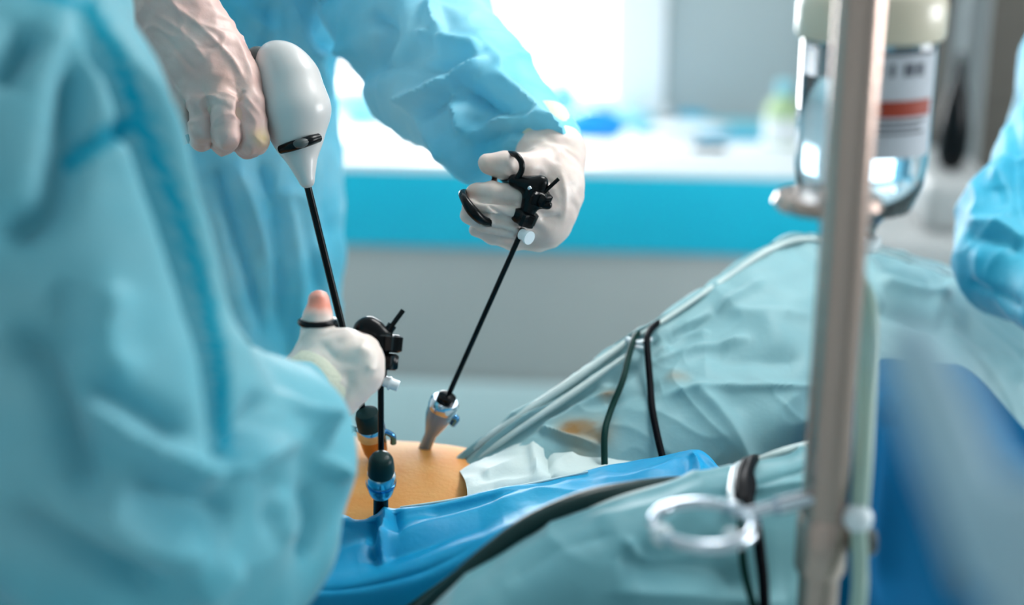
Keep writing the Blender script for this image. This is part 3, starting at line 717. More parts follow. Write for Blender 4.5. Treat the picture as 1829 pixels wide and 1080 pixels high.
obj('shaft', rod(P(546, 318, 1.285), P(662, 790, 1.352), .0034), M['black'], dv)

# near grasper
ns = thing('grasper', 'black laparoscopic grasper upright in the near surgeon\'s fist, frontmost trocar', 'surgical instrument', P(682, 660, 1.21))
obj('shaft', rod(P(680, 640, 1.20), P(681, 905, 1.235), .0027), M['black'], ns)
k = [P(684, 612, 1.20), P(684, 655, 1.203)]
def knob(c, ax_, r, h, n=10, ridge=.12):
    V, F = lathe([(r * .75, -h / 2), (r, -h * .38), (r, h * .38), (r * .75, h / 2)], c, ax_, n=n * 4)
    ax_ = unit(ax_); rel = V - c; rad = rel - np.outer(rel @ ax_, ax_); x = unit(np.cross(ax_, [0.3, .2, 1])); y = np.cross(ax_, x)
    a = np.arctan2(rad @ y, rad @ x); return V + rad * (ridge * np.cos(a * n))[:, None], F
obj('rotation_knob', knob(P(691, 612, 1.20), P(678, 660, 1.2) - P(684, 600, 1.2), .0125, .015, 7, .16), M['black'], ns)
obj('rotation_knob', knob(P(690, 645, 1.202), P(678, 660, 1.2) - P(684, 600, 1.2), .0090, .014, 6, .16), M['black'], ns)
g = Grid([P(630, 565, 1.18), P(700, 680, 1.23)], .015, .0016)
F = smin(g.cap(P(652, 590, 1.20), P(684, 606, 1.20), .0105, .0095), g.cap(P(662, 578, 1.20), P(672, 584, 1.20), .006, .006), .006)
F = smin(F, g.cap(P(680, 605, 1.20), P(681, 668, 1.203), .008, .005), .006)
obj('handle_body', nets(g, F), M['black'], ns)
obj('electrode_pin', rod(P(690, 595, 1.20), P(720, 554, 1.205), .0022), M['black'], ns)
obj('electrode_base', rod(P(690, 596, 1.20), P(701, 580, 1.201), .0042), M['black'], ns)
lp = obj('luer_port', rod(P(686, 680, 1.205), P(712, 690, 1.205), .0046), M['whitet'], ns, label='clear white side port')
obj('port_cap', rod(P(694, 684, 1.205), P(698, 685, 1.205), .0058), M['whitet'], lp)
rp = P(567, 574, 1.177)
u_, v_ = unit(CR), unit(CF + .22 * CU); an = np.linspace(0, 2 * math.pi, 33)
obj('thumb_ring', tube([rp + .0138 * (math.cos(a) * u_ + math.sin(a) * v_) for a in an], .0028, 10, smooth=False, closed=True), M['black'], ns)
obj('thumb_lever', tube([rp + .0125 * u_ + .004 * v_, P(610, 605, 1.205), P(655, 598, 1.205)], .0035), M['black'], ns)
obj('finger_lever', tube([P(675, 620, 1.203), P(650, 660, 1.21), P(625, 690, 1.205)], .0045), M['black'], ns)

# far grasper
fg = thing('grasper', 'black laparoscopic grasper slanting from the far gloved hand into the silver trocar', 'surgical instrument', P(925, 430, 1.31))
sa, sb = P(934, 408, 1.312), P(760, 797, 1.405)
obj('shaft', rod(sa, sb, .0026), M['black'], fg)
aa = sa - sb
obj('rotation_knob', knob(P(938, 388, 1.308), aa, .0105, .014, 6, .16), M['black'], fg)
obj('rotation_knob', knob(P(960, 350, 1.302), aa, .0115, .013, 7, .2), M['black'], fg)
g = Grid([P(890, 300, 1.28), P(985, 410, 1.33)], .015, .0016)
F = smin(g.cap(P(918, 322, 1.305), P(955, 335, 1.303), .006, .0095), g.cap(P(955, 335, 1.303), P(942, 380, 1.307), .0095, .0075), .006)
F = smin(F, g.cap(P(948, 360, 1.305), P(978, 366, 1.303), .005, .0045), .005)
F = smin(F, g.cap(P(960, 330, 1.303), P(968, 325, 1.30), .006, .006), .005)
obj('handle_body', nets(g, F), M['black'], fg)
obj('electrode_pin', rod(P(970, 345, 1.30), P(998, 319, 1.297), .0018), M['black'], fg)
obj('rivet', ball(P(946, 336, 1.2925), .0022, 10), M['chrome'], fg)
rp = P(924, 300, 1.318); u_, v_ = unit(.55 * CR + .2 * CU + .8 * CF), unit(CU * .9 - CR * .3)
obj('thumb_ring', tube([P(903, 274, 1.320), P(920, 276, 1.302), P(931, 289, 1.297), P(931, 306, 1.298), P(920, 320, 1.303), P(905, 324, 1.318), P(893, 312, 1.334), P(888, 290, 1.336), P(903, 274, 1.320)], .0028, 10), M['black'], fg)
obj('thumb_lever', tube([P(916, 320, 1.312), P(930, 330, 1.308), P(948, 338, 1.305)], .0045), M['black'], fg)
lp = obj('luer_port', rod(P(932, 418, 1.305), P(945, 424, 1.298), .0052), M['whitet'], fg, label='clear white side port')
obj('port_cap', rod(P(942, 423, 1.299), P(946, 425, 1.297), .0065), M['whitet'], lp)
fr = obj('finger_ring', tube([P(942, 385, 1.335), P(905, 392, 1.325), P(868, 396, 1.300), P(845, 378, 1.288), P(830, 356, 1.292), P(828, 345, 1.310), P(850, 350, 1.335)], [.003, .004, .0045, .0052, .0040, .004, .003], 12), M['black'], fg)

# ------------------------------------------------------------------ people
def head_part(g, F, c, k=.03):
    F = smin(F, g.ell(c, (.078, .095, .115)), k)
    F = smin(F, g.cap(c + (0, 0, -.17), c + (0, 0, -.05), .055, .055), k)
    return F

def hand_fields(g, palm, fingers, dr=0, k=.008):
    """palm: list of capsule pairs, fingers: list of joint chains, in (px, py, depth, radius)"""
    F = None
    for a, b in palm:
        c = g.cap(P(*a[:3]), P(*b[:3]), a[3] + dr, b[3] + dr); F = c if F is None else smin(F, c, .012)
    for ch in fingers:
        f = g.chain([(P(*q[:3]), q[3] + dr) for q in ch], .003)
        F = smin(F, f, k) if ch is fingers[0] or True else F
    return F

def hand_fields2(g, palm, fingers, dr=0, k=.007):
    F = None
    for a, b in palm:
        c = g.cap(P(*a[:3]), P(*b[:3]), a[3] + dr, b[3] + dr); F = c if F is None else smin(F, c, .014)
    fs = [g.chain([(P(*q[:3]), q[3] + dr) for q in ch], .003) for ch in fingers]
    out = F
    U = fs[0]
    for f in fs[1:]: U = smin(U, f, .0012)
    return smin(out, U, k)

def make_glove(palm, fingers, m, parent, h=.0016, folds=(), seed=1, k=.007, wr=.0007):
    pts = [P(*q[:3]) for pr in palm for q in pr] + [P(*q[:3]) for ch in fingers for q in ch]
    g = Grid(pts, .036, h); V, Q = nets(g, hand_fields2(g, palm, fingers, 0, k), 2)
    N = normals(V, Q); V = fold(V, N, folds)
    rid = 1 - np.abs(wavy(V, 70, seed, .9)) * 2
    V = V + N * (wr * np.clip(rid, 0, 1) + .0006 * wavy(V, 160, seed + 1))[:, None]
    return obj('glove', (V, Q), m, parent)

# --- hands
palmA = [((300, -40, 1.295, .028), (428, 143, 1.281, .0200)), ((262, -40, 1.295, .028), (385, 150, 1.278, .0225)), ((250, -20, 1.295, .024), (340, 150, 1.285, .021)), ((330, 0, 1.30, .02), (408, 90, 1.298, .014))]
fingA = [[(425, 128, 1.280, .015), (443, 185, 1.268, .0135), (455, 250, 1.268, .0125), (440, 262, 1.295, .0105), (418, 235, 1.318, .009)],
         [(392, 140, 1.272, .015), (403, 190, 1.258, .0132), (405, 240, 1.258, .0122), (400, 255, 1.288, .0105), (385, 232, 1.312, .009)],
         [(355, 145, 1.275, .014), (362, 190, 1.266, .0122), (362, 232, 1.266, .0115), (360, 250, 1.29, .010), (350, 230, 1.312, .0085)],
         [(318, 145, 1.283, .012), (322, 190, 1.278, .0108), (322, 225, 1.280, .010), (325, 240, 1.30, .009), (320, 225, 1.315, .008)],
         [(385, 60, 1.31, .014), (425, 115, 1.335, .012), (490, 150, 1.345, .0105), (520, 170, 1.34, .009)]]
foldA = [([(270, 20), (330, 60), (370, 110)], 5, .0015), ([(300, 0), (360, 50), (410, 100), (440, 150)], 5, .0018), ([(330, 60), (355, 85), (400, 80)], 5, -.0015),
         ([(352, 185), (372, 172), (395, 178)], 5, .0025), ([(365, 205), (385, 185), (415, 195)], 6, -.0015), ([(420, 60), (440, 110), (455, 150)], 5, .0015), ([(425, 215), (427, 180), (435, 160)], 4, -.003), ([(290, 60), (350, 130)], 6, -.0015)]
palmB = [((1000, 270, 1.375, .026), (985, 350, 1.355, .027)), ((965, 275, 1.37, .024), (965, 345, 1.35, .024)), ((985, 330, 1.355, .027), (965, 405, 1.345, .0205)), ((1000, 345, 1.36, .016), (985, 400, 1.35, .018))]
fingB = [[(975, 300, 1.345, .018), (935, 298, 1.325, .0135), (900, 294, 1.315, .0125), (872, 292, 1.312, .0095)],
         [(972, 372, 1.335, .012), (925, 350, 1.316, .0105), (880, 345, 1.308, .0105), (848, 344, 1.312, .0085)],
         [(972, 392, 1.338, .0115), (920, 378, 1.314, .0096), (875, 372, 1.304, .0092), (842, 368, 1.306, .0078)],
         [(965, 410, 1.342, .0115), (912, 406, 1.320, .0092), (868, 397, 1.308, .0088), (836, 386, 1.306, .0074)],
         [(960, 425, 1.352, .0115), (918, 430, 1.338, .0086), (882, 421, 1.326, .0078), (852, 409, 1.318, .0068)]]
foldB = [([(845, 357), (885, 360), (930, 365)], 3.5, -.003), ([(838, 379), (875, 385), (925, 392)], 3.5, -.003), ([(845, 399), (885, 409), (930, 419)], 3.5, -.003), ([(870, 365), (900, 385), (925, 395)], 3, -.002), ([(1000, 300), (1010, 350), (1005, 400)], 8, .002), ([(945, 270), (980, 260), (1010, 280)], 5, .002), ([(960, 310), (990, 330)], 4, -.0015), ([(965, 390), (1000, 385)], 4, -.002)]
palmC = [((560, 700, 1.165, .0275), (638, 645, 1.165, .020)), ((550, 685, 1.17, .0275), (598, 632, 1.17, .0185)), ((585, 712, 1.165, .024), (645, 672, 1.168, .0165)), ((560, 650, 1.175, .016), (572, 610, 1.175, .0125))]
fingC = [[(563, 635, 1.172, .0135), (563, 600, 1.175, .0125), (567, 568, 1.178, .0120), (570, 538, 1.182, .0092)],
         [(620, 618, 1.168, .014), (650, 622, 1.178, .0115), (660, 636, 1.205, .010), (640, 648, 1.228, .009), (620, 650, 1.222, .008)],
         [(640, 640, 1.165, .015), (660, 640, 1.175, .0115), (662, 655, 1.205, .0105), (642, 668, 1.228, .009), (620, 668, 1.220, .008)],
         [(642, 662, 1.168, .0145), (658, 664, 1.178, .011), (655, 680, 1.206, .010), (635, 690, 1.225, .009), (615, 688, 1.218, .008)],
         [(630, 685, 1.172, .013), (645, 690, 1.184, .010), (640, 702, 1.205, .009), (622, 708, 1.222, .008), (605, 704, 1.215, .007)]]
foldC = [([(640, 618), (665, 634)], 10, .0015), ([(655, 655), (672, 662)], 8, .0015), ([(575, 612), (600, 640), (640, 650)], 8, -.0012), ([(620, 660), (622, 690), (608, 730)], 12, -.002), ([(550, 625), (575, 650), (600, 700)], 16, .0015)]

def fingers_in(g, F, palm, fing): return smin(F, hand_fields2(g, palm, fing, -.0022), .006)

# --- near surgeon, seen from behind on the left
s1 = thing('person', 'near surgeon in pale blue gown filling the left foreground, fist on a grasper', 'person', (P(-150, 900, 1.1)[0], P(-150, 900, 1.1)[1], 0))
SH, EL, WR = P(45, 230, .90), P(215, 815, .87), P(558, 700, 1.178)
tA, tB = P(-260, 60, 1.02), P(-250, 1200, 1.04); hd = tA + np.array([-.02, .06, .30])
hipL = np.array([tB[0] - .05, tB[1], .95])
g = Grid([hd + (0, 0, .12), (tB[0] - .2, tB[1] - .1, .02), WR + (.1, .1, 0), P(690, 700, 1.25), EL], .06, .010)
F = g.cap(tA, tB, .12, .13); F = smin(F, g.cap(tA, SH, .07, .045), .05); F = smin(F, g.cap(tB, hipL, .14, .13), .05)
F = head_part(g, F, hd)
F = smin(F, g.cap(SH, EL, .042, .036), .03); F = smin(F, g.cap(EL, WR, .036, .020), .02)
F = smin(F, g.cap((tA[0] - .17, tA[1], tA[2] - .05), (tA[0] - .20, tA[1] + .05, tA[2] - .33), .055, .045), .05)
F = smin(F, g.cap((tA[0] - .20, tA[1] + .05, tA[2] - .33), (tA[0] - .12, tA[1] + .28, tA[2] - .40), .043, .035), .02)
for dx in (-.09, .09):
    F = smin(F, g.cap((hipL[0] + dx, hipL[1], .92), (hipL[0] + dx, hipL[1], .10), .085, .05), .04)
    F = smin(F, g.cap((hipL[0] + dx, hipL[1], .06), (hipL[0] + dx, hipL[1] + .15, .05), .045, .04), .02)
F = fingers_in(g, F, palmC, fingC)
obj('body', nets(g, F), M['flesh'], s1)
make_glove(palmC, fingC, M['glove_c'], s1, folds=foldC, seed=3, wr=.0003)
cp = obj('surgical_cap', join(ball(hd + (0, 0, .025), .107, 24, (.82, 1.0, 1.0))), M['gown_b'], s1)
g = Grid([P(-300, -80, 1.0), P(-100, 1400, 1.0), P(640, 900, 1.1), P(600, 650, 1.2), P(100, 800, .8)], .16, .0075)
F = g.cap(P(-260, -20, 1.02), P(-250, 1500, 1.04), .185, .22)
F = smin(F, g.cap(P(-260, 0, 1.02), P(0, 160, .93), .12, .08), .08)
F = smin(F, g.cap(P(38, 232, .90), P(215, 800, .885), .098, .086), .05)
F = smin(F, g.cap(P(218, 815, .885), P(440, 790, 1.0), .090, .062), .03)
F = smin(F, g.cap(P(440, 800, 1.0), P(530, 733, 1.115), .058, .036), .03)
F = smin(F, g.cap(P(470, 850, 1.01), P(490, 955, 1.0), .055, .046), .03)
F = smin(F, g.cap(P(520, 800, 1.05), P(548, 850, 1.04), .030, .026), .02)
F = smin(F, g.cap(P(250, 900, .90), P(380, 1040, .95), .085, .06), .04)
V, Q = subdiv(*nets(g, F, 3)); N = normals(V, Q)
fold1 = [([(150, 20), (215, 100), (250, 190), (310, 370), (370, 560), (395, 700), (400, 830)], 22, -.014), ([(205, 60), (290, 200), (340, 350), (420, 560), (460, 660)], 30, .008),
         ([(130, 250), (190, 240), (250, 215)], 18, -.007), ([(150, 60), (130, 200), (95, 350), (50, 400), (-10, 425)], 30, -.016), ([(60, 30), (20, 100), (-10, 150)], 30, -.012),
         ([(140, 715), (200, 760), (270, 805), (340, 835), (395, 850)], 20, .016), ([(150, 690), (230, 730), (320, 780)], 26, -.008), ([(395, 850), (470, 810), (530, 775), (560, 740)], 16, .012),
         ([(400, 830), (440, 780), (470, 730), (480, 700)], 26, -.014), ([(530, 780), (560, 820), (610, 850)], 14, .009), ([(470, 830), (500, 870), (490, 960)], 16, -.010),
         ([(510, 880), (505, 960)], 14, .010), ([(540, 860), (555, 930), (540, 1000)], 14, -.007), ([(490, 700), (540, 740), (580, 790)], 12, .008), ([(470, 740), (520, 770), (570, 830)], 10, -.006),
         ([(0, 620), (60, 640), (120, 760), (160, 900)], 40, -.014), ([(170, 900), (260, 960), (380, 980)], 40, .008), ([(230, 860), (330, 900), (430, 920)], 34, -.010), ([(0, 900), (120, 980), (300, 1060)], 34, -.012), ([(420, 1000), (340, 1060)], 24, .008),
         ([(200, 500), (190, 620), (230, 690)], 40, .006), ([(110, 500), (100, 640)], 30, -.006)]
V = fold(V, N, [(a, b * .9, c * 2.1) for a, b, c in fold1]); V = laplace(laplace(V, Q), Q); V = V + N * (.004 * wavy(V, 14, 41) + .0015 * wavy(V, 40, 42) + .006 * creases(V, 9, 43))[:, None]
go = obj('gown', (V, Q), M['gown'], s1)
go.data.materials.append(M['seam']); go.data.materials.append(M['seam_edge'])
ctr = V[Q].mean(1); pr = project(ctr); near = pr[:, 2] < 1.05
mi = np.zeros(len(Q), int)
for ln, wd in (([(158, 10), (215, 110), (255, 215), (300, 330), (340, 440), (372, 550), (392, 650), (402, 800)], 9), ([(255, 212), (190, 245), (125, 290)], 11), ([(60, -20), (140, 10)], 8)):
    dd, _t = seg_dist(pr[:, :2], catmull(ln, len(ln) * 6)); mi[(dd < wd * 2) & near & (mi == 0)] = 2; mi[(dd < wd) & near] = 1
go.data.polygons.foreach_set('material_index', mi.tolist())
ca = unit(P(600, 650, 1.16) - P(540, 715, 1.14))
obj('knitted_cuff', lathe([(.029, -.030), (.0315, -.016), (.0315, .010), (.0310, .020), (.029, .023)], P(550, 706, 1.158), ca, n=36), M['knit'], s1)

# --- rear surgeon, torso behind the instruments
s2 = thing('person', 'rear surgeon', 'person', (P(300, 900, 1.8)[0], P(300, 900, 1.8)[1], 0))
s2['label'] = 'rear surgeon in a creased blue gown, holding the white handpiece and the slanting grasper'
T0, T1 = P(300, -330, 1.80), P(310, 800, 1.98); hd = T0 + np.array([.0, -.05, .20])
SL, EL, WL_ = P(590, -260, 1.76), P(745, 70, 1.56), P(985, 262, 1.385)
SR, ER, WR_ = P(0, -260, 1.76), P(70, -330, 1.42), P(262, -50, 1.30)
hip = np.array([T1[0], T1[1], .95])
g = Grid([hd + (0, 0, .12), (T0[0] - .3, T0[1], .02), WL_ + (.05, 0, 0), P(1030, 440, 1.3), WR_, P(450, 270, 1.24), ER, SR], .07, .010)
F = g.cap(T0, T1, .12, .12); F = smin(F, g.cap(SL, SR, .07, .07), .06); F = smin(F, g.cap(T1, hip, .12, .12), .04)
F = head_part(g, F, hd)
for a, b, c in ((SL, EL, WL_), (SR, ER, WR_)):
    F = smin(F, g.cap(a, b, .046, .034), .03); F = smin(F, g.cap(b, c, .034, .022), .02)
for dx in (-.09, .09):
    F = smin(F, g.cap((hip[0] + dx, hip[1], .92), (hip[0] + dx, hip[1], .10), .085, .05), .04)
    F = smin(F, g.cap((hip[0] + dx, hip[1], .06), (hip[0] + dx, hip[1] - .15, .05), .045, .04), .02)
F = fingers_in(g, F, palmA, fingA); F = fingers_in(g, F, palmB, fingB)
obj('body', nets(g, F), M['flesh'], s2)
make_glove(palmA, fingA, M['glove'], s2, folds=foldA, seed=5, wr=.0016)
make_glove(palmB, fingB, M['glove_w'], s2, folds=foldB, seed=8, wr=.0007)
obj('surgical_cap', ball(hd + (0, .01, .025), .107, 24, (.82, 1.0, 1.0)), M['gown_b'], s2)
obj('face_mask', ball(hd + (0, -.03, -.05), .08, 24, (.85, .95, .8)), M['gown'], s2)
g = Grid([P(0, -330, 1.80), P(0, -330, 1.4), P(330, 1250, 1.8), P(1000, 260, 1.38), P(900, 100, 1.45), P(330, 1250, 2.1)], .14, .0075)
F = None
for x in (190, 300, 418):
    c = g.cap(P(x, -150, 1.74), P(x + (14 if x > 400 else 0), 1000, 1.93), .12, .145); F = c if F is None else smin(F, c, .05)
F = smin(F, g.cap(P(40, -250, 1.76), P(560, -250, 1.76), .10, .10), .06)
F = smin(F, g.cap(P(470, 900, 1.90), P(530, 1250, 2.02), .13, .13), .05)
sl = g.cap(P(575, -240, 1.74), P(742, 40, 1.58), .088, .078)
sl = smin(sl, g.cap(P(742, 50, 1.57), P(850, 170, 1.47), .078, .064), .03)
sl = smin(sl, g.cap(P(850, 170, 1.47), P(980, 254, 1.393), .062, .0365), .02)
sl = smin(sl, g.cap(P(735, 160, 1.53), P(845, 272, 1.44), .050, .032), .03)
F = smin(F, sl, .012)
F = smin(F, g.chain([(P(20, -250, 1.76), .088), (P(70, -330, 1.42), .07), (P(225, -75, 1.305), .040)], .03), .03)
V, Q = subdiv(*nets(g, F, 3)); N = normals(V, Q)
rs = np.random.RandomState(7); fold2 = []
fold2 += [([(655, 20), (690, 60), (640, 150)], 18, -.012), ([(700, 0), (690, 60), (660, 130)], 14, -.008), ([(765, 0), (775, 40), (790, 60)], 10, .009), ([(740, 60), (800, 75), (860, 80)], 12, .008),
          ([(700, 190), (780, 150), (870, 100)], 12, .011), ([(730, 120), (800, 115), (850, 95)], 12, -.007), ([(790, 130), (850, 165), (900, 200), (960, 215)], 12, -.008), ([(800, 170), (820, 200), (830, 240)], 10, .010),
          ([(830, 150), (870, 200), (850, 230)], 16, -.009), ([(740, 210), (790, 180), (830, 165)], 10, -.008), ([(880, 130), (930, 170), (970, 210)], 10, .007), ([(830, 250), (880, 215), (930, 210), (990, 225)], 8, .008),
          ([(850, 265), (900, 240), (960, 232)], 7, -.006), ([(720, 170), (760, 240), (800, 290)], 14, .006), ([(670, 120), (720, 110), (790, 60)], 12, -.006), ([(960, 200), (990, 225), (1012, 255)], 8, .005)]
fold2 += [([(520, 0), (530, 60), (560, 120), (600, 200)], 8, .010), ([(590, 0), (600, 60), (612, 120)], 9, .010), ([(480, 0), (480, 60), (470, 110)], 12, -.007), ([(560, 20), (575, 70), (600, 90)], 11, -.008),
          ([(540, 100), (600, 95), (625, 85)], 9, .006), ([(425, 0), (460, 40), (500, 60)], 12, .006), ([(612, 130), (605, 260), (600, 380), (608, 500)], 12, .006), ([(590, 150), (588, 300), (585, 450)], 14, -.006),
          ([(385, 290), (400, 350), (440, 480), (470, 600)], 14, -.010), ([(420, 290), (450, 360), (480, 470)], 9, .007), ([(460, 290), (480, 340), (500, 460), (505, 600)], 13, -.007), ([(510, 330), (530, 430), (540, 560), (530, 640)], 12, .006),
          ([(480, 350), (530, 345), (560, 370)], 12, .005), ([(560, 420), (580, 520), (600, 620)], 10, .005), ([(545, 380), (560, 470), (585, 560)], 9, -.005)]
V = fold(V, N, [(a, b * .9, c * 1.9) for a, b, c in fold2]); V = laplace(laplace(V, Q), Q); V = V + N * (.005 * wavy(V, 13, 51) + .0018 * wavy(V * (1, 1, .45), 45, 52) + .006 * creases(V * (1, 1, .4), 17, 54) + .0035 * creases(V * (1, 1, .6), 34, 55) + .0008 * wavy(V, 110, 53))[:, None]
obj('gown', (V, Q), M['gown_b'], s2)
ca = unit(P(1000, 330, 1.36) - P(975, 240, 1.40))
obj('knitted_cuff', lathe([(.026, -.03), (.030, -.008), (.030, .002), (.0275, .009)], P(979, 252, 1.388), ca, n=36), M['knit'], s2)
ca = unit(P(300, 0, 1.295) - P(230, -90, 1.30))
obj('knitted_cuff', lathe([(.034, -.03), (.035, -.008), (.034, .004), (.032, .010)], P(262, -52, 1.30), ca, n=36), M['knit'], s2)

# --- assistant at the right edge
s3 = thing('person', 'assistant in a blue gown cut off by the right edge beyond the raised legs', 'person', (P(1980, 900, 1.85)[0], P(1980, 900, 1.85)[1], 0))
tA, tB = P(2010, 160, 1.84), P(1990, 900, 1.99); hd = tA + np.array([.0, 0, .26]); sh = P(1925, 300, 1.70); el = P(1825, 470, 1.60); wr = P(1900, 560, 1.45)
hip = np.array([tB[0], tB[1], .92])
g = Grid([hd + (0, 0, .13), (hip[0] - .2, hip[1] - .15, .02), (hip[0] + .2, hip[1] + .1, .02), el, wr, P(1900, 600, 1.35)], .09, .010)
F = g.cap(tA, tB, .12, .12); F = smin(F, g.cap(tA, sh, .07, .055), .05); F = smin(F, g.cap(tB, hip, .12, .12), .04); F = head_part(g, F, hd)
F = smin(F, g.cap(sh, el, .05, .038), .03); F = smin(F, g.cap(el, wr, .038, .025), .02)
hx = unit(P(1940, 600, 1.38) - wr)
F = smin(F, g.ell(wr + hx * .05, (.03, .03, .02)), .02)
for i in range(4): F = smin(F, g.cap(wr + hx * .06 + CU * (.03 - .02 * i), wr + hx * (.13 - .006 * abs(i - 1)) + CU * (.026 - .02 * i), .010, .008), .004)
F = smin(F, g.cap(wr + hx * .03 + CR * .02, wr + hx * .08 + CR * .04, .011, .009), .006)
for dx in (-.09, .09):
    F = smin(F, g.cap((hip[0] + dx, hip[1], .9), (hip[0] + dx, hip[1], .10), .085, .05), .04)
    F = smin(F, g.cap((hip[0] + dx, hip[1], .06), (hip[0] + dx, hip[1] - .15, .05), .045, .04), .02)
obj('body', nets(g, F), M['flesh'], s3)
obj('surgical_cap', ball(hd + (0, 0, .025), .107, 24, (.82, 1.0, 1.0)), M['gown_c'], s3)
g = Grid([P(1700, 120, 1.82), P(2080, 120, 1.82), P(2050, 1100, 2.1), P(1750, 1100, 1.9), P(1712, 500, 1.5), P(1980, 0, 1.9)], .12, .0075)
F = smin(g.cap(P(2030, 150, 1.84), P(1990, 1150, 2.02), .15, .20), g.cap(P(2010, 150, 1.80), P(1950, 240, 1.70), .10, .085), .05)
sl = g.cap(P(1915, 285, 1.69), P(1830, 410, 1.62), .088, .073)
sl = smin(sl, g.cap(P(1830, 410, 1.62), P(1825, 465, 1.58), .073, .069), .03)
sl = smin(sl, g.cap(P(1820, 470, 1.58), P(1900, 560, 1.45), .058, .04), .03)
F = smin(F, sl, .012)
V, Q = subdiv(*nets(g, F, 3)); N = normals(V, Q)
V = fold(V, N, [([(1725, 395), (1780, 400), (1829, 430)], 8, .008), ([(1720, 420), (1780, 430), (1829, 450)], 12, -.008), ([(1790, 220), (1800, 280), (1770, 320)], 12, .008), ([(1800, 200), (1815, 300), (1825, 400)], 14, -.010),
               ([(1735, 320), (1745, 360), (1730, 390)], 8, .006), ([(1720, 505), (1770, 520), (1829, 550)], 8, -.012), ([(1745, 440), (1750, 500), (1780, 530)], 14, .006), ([(1780, 330), (1790, 370)], 14, -.006), ([(1715, 540), (1712, 580), (1690, 600)], 10, .006)])
V = laplace(laplace(V, Q), Q); V = V + N * (.005 * creases(V, 20, 63) + .004 * wavy(V, 15, 61) + .0015 * wavy(V, 45, 62))[:, None]
obj('gown', (V, Q), M['gown_c'], s3)

# ------------------------------------------------------------------ drip stand, bottle, hoses
pc = P(1497, 560, .91); px_, py_ = pc[0], pc[1]
def zof(py, d):  return P(1500, py, d)[2]
def polez(py):       # height where the pole crosses this row
    r = P(1500, py, 1.0) - C0; t = math.hypot(px_, py_) / math.hypot(r[0], r[1]); return CAMZ + r[2] * t
ds = thing('drip_stand', 'brushed steel drip stand pole on the right with a wire ring hook', 'drip stand', (px_, py_, 0))
zj = polez(955)
obj('pole', lathe([(.0139, .06), (.0139, zj)], (px_, py_, 0), n=32), M['steel'], ds)
obj('inner_pole', lathe([(.0150, zj), (.0150, 2.25), (.012, 2.26)], (px_, py_, 0), n=32), M['steel'], ds)
cl = obj('clamp_collar', lathe([(.016, zj - .028), (.0175, zj - .024), (.0175, zj + .010), (.0155, zj + .014)], (px_, py_, 0), n=32), M['steel'], ds)
pb = np.array([px_, py_, zj])
obj('knob', lathe([(.006, .012), (.006, .02), (.010, .022), (.011, .030), (.008, .036)], pb + (0, 0, -.006), CR, n=20), M['grey'], cl)
hk = P(1256, 936, .905); hz = hk[2]
hr = .0315
arm_end = np.array([px_, py_, hz])
d_ = unit((arm_end - hk) * (1, 1, 0)); an = np.linspace(.25, 2 * math.pi - .02, 40); per = np.array([-d_[1], d_[0], 0])
loop = [hk + hr * (math.cos(a) * d_ + math.sin(a) * per) for a in an]
rh = obj('ring_hook', join(tube(loop, .0042, 12, smooth=False), tube([loop[-1], hk + d_ * .05, arm_end], .0042, 12)), M['chrome'], ds)
obj('ball_tip_glint', ball(loop[0], .0055, 14), M['chrome'], rh)
obj('ball_tip_glint', ball(hk - hr * d_, .0068, 14), M['whitet'], rh)  # white ball stands for a bright glint on the wire
obj('ball_tip_glint', ball(hk + hr * (.55 * d_ - .83 * CF * (1, 1, 0)), .0055, 14), M['whitet'], rh)
obj('hook_socket', tube([arm_end - d_ * .042, arm_end - d_ * .012], .0062, 14), M['chrome'], ds)
zt_ = polez(395)
pl = obj('bottle_tray', lathe([(.014, 0), (.034, 0), (.037, .004), (.034, .010), (.014, .012)], (px_ - .004, py_ + .06, polez(412)), n=36), M['steel'], ds)
obj('tray_arm', box((px_ - .012, py_, polez(414)), (px_ + .008, py_ + .04, polez(406)), .002), M['steel'], ds)
for k in range(5):
    a = 2 * math.pi * k / 5 + .3
    lg = obj('leg', tube([(px_, py_, .10), (px_ + .15 * math.cos(a), py_ + .15 * math.sin(a), .085), (px_ + .27 * math.cos(a), py_ + .27 * math.sin(a), .06)], .012), M['steel'], ds)
    obj('castor', lathe([(.022, -.01), (.026, 0), (.022, .01)], (px_ + .27 * math.cos(a), py_ + .27 * math.sin(a), .027), (-math.sin(a), math.cos(a), 0), n=16), M['black'], lg)
hx0 = P(1556, 30, .99); bx, by = hx0[0], hx0[1]
def bz(py): 
    r = P(1556, py, 1.0) - C0; t = math.hypot(bx, by) / math.hypot(r[0], r[1]); return CAMZ + r[2] * t
obj('hanger_arm', tube([(px_, py_, bz(-60)), ((px_ + bx) / 2, (py_ + by) / 2, bz(-70)), (bx, by, bz(-60)), (bx, by, bz(-20))], .005), M['chrome'], ds)

bt = thing('infusion_bottle', 'upside-down clear glass infusion bottle with red-striped label behind the steel pole', 'bottle', (bx, by, bz(430)))
rb = PX(120, .99)
z0, z1, z2 = bz(50), bz(290), bz(400)
prof = [(.004, z0 + .004), (rb * .9, z0 + .004), (rb, z0 - .004), (rb, z1), (rb * .96, z1 - .015), (rb * .80, z1 - .033), (rb * .5, z2 + .008), (.016, z2), (.014, bz(425))]
inn = [(max(r - .0030, .003), z - (.004 if i < 2 else 0)) for i, (r, z) in enumerate(prof)]
V1, F1 = lathe(prof, (bx, by, 0), n=48); V2, F2 = lathe(inn, (bx, by, 0), n=48)
obj('bottle', join((V1, F1), (V2, [f[::-1] for f in F2])), M['glass'], bt)
zl = bz(130)
liq = [(.003, zl), (rb - .0042, zl), (rb - .0042, z1), (rb * .96 - .0042, z1 - .015), (rb * .8 - .0044, z1 - .032), (rb * .5 - .0045, z2 + .009), (.011, z2 + .001)]
obj('fluid', lathe(liq, (bx, by, 0), n=48), M['liquid'], bt)
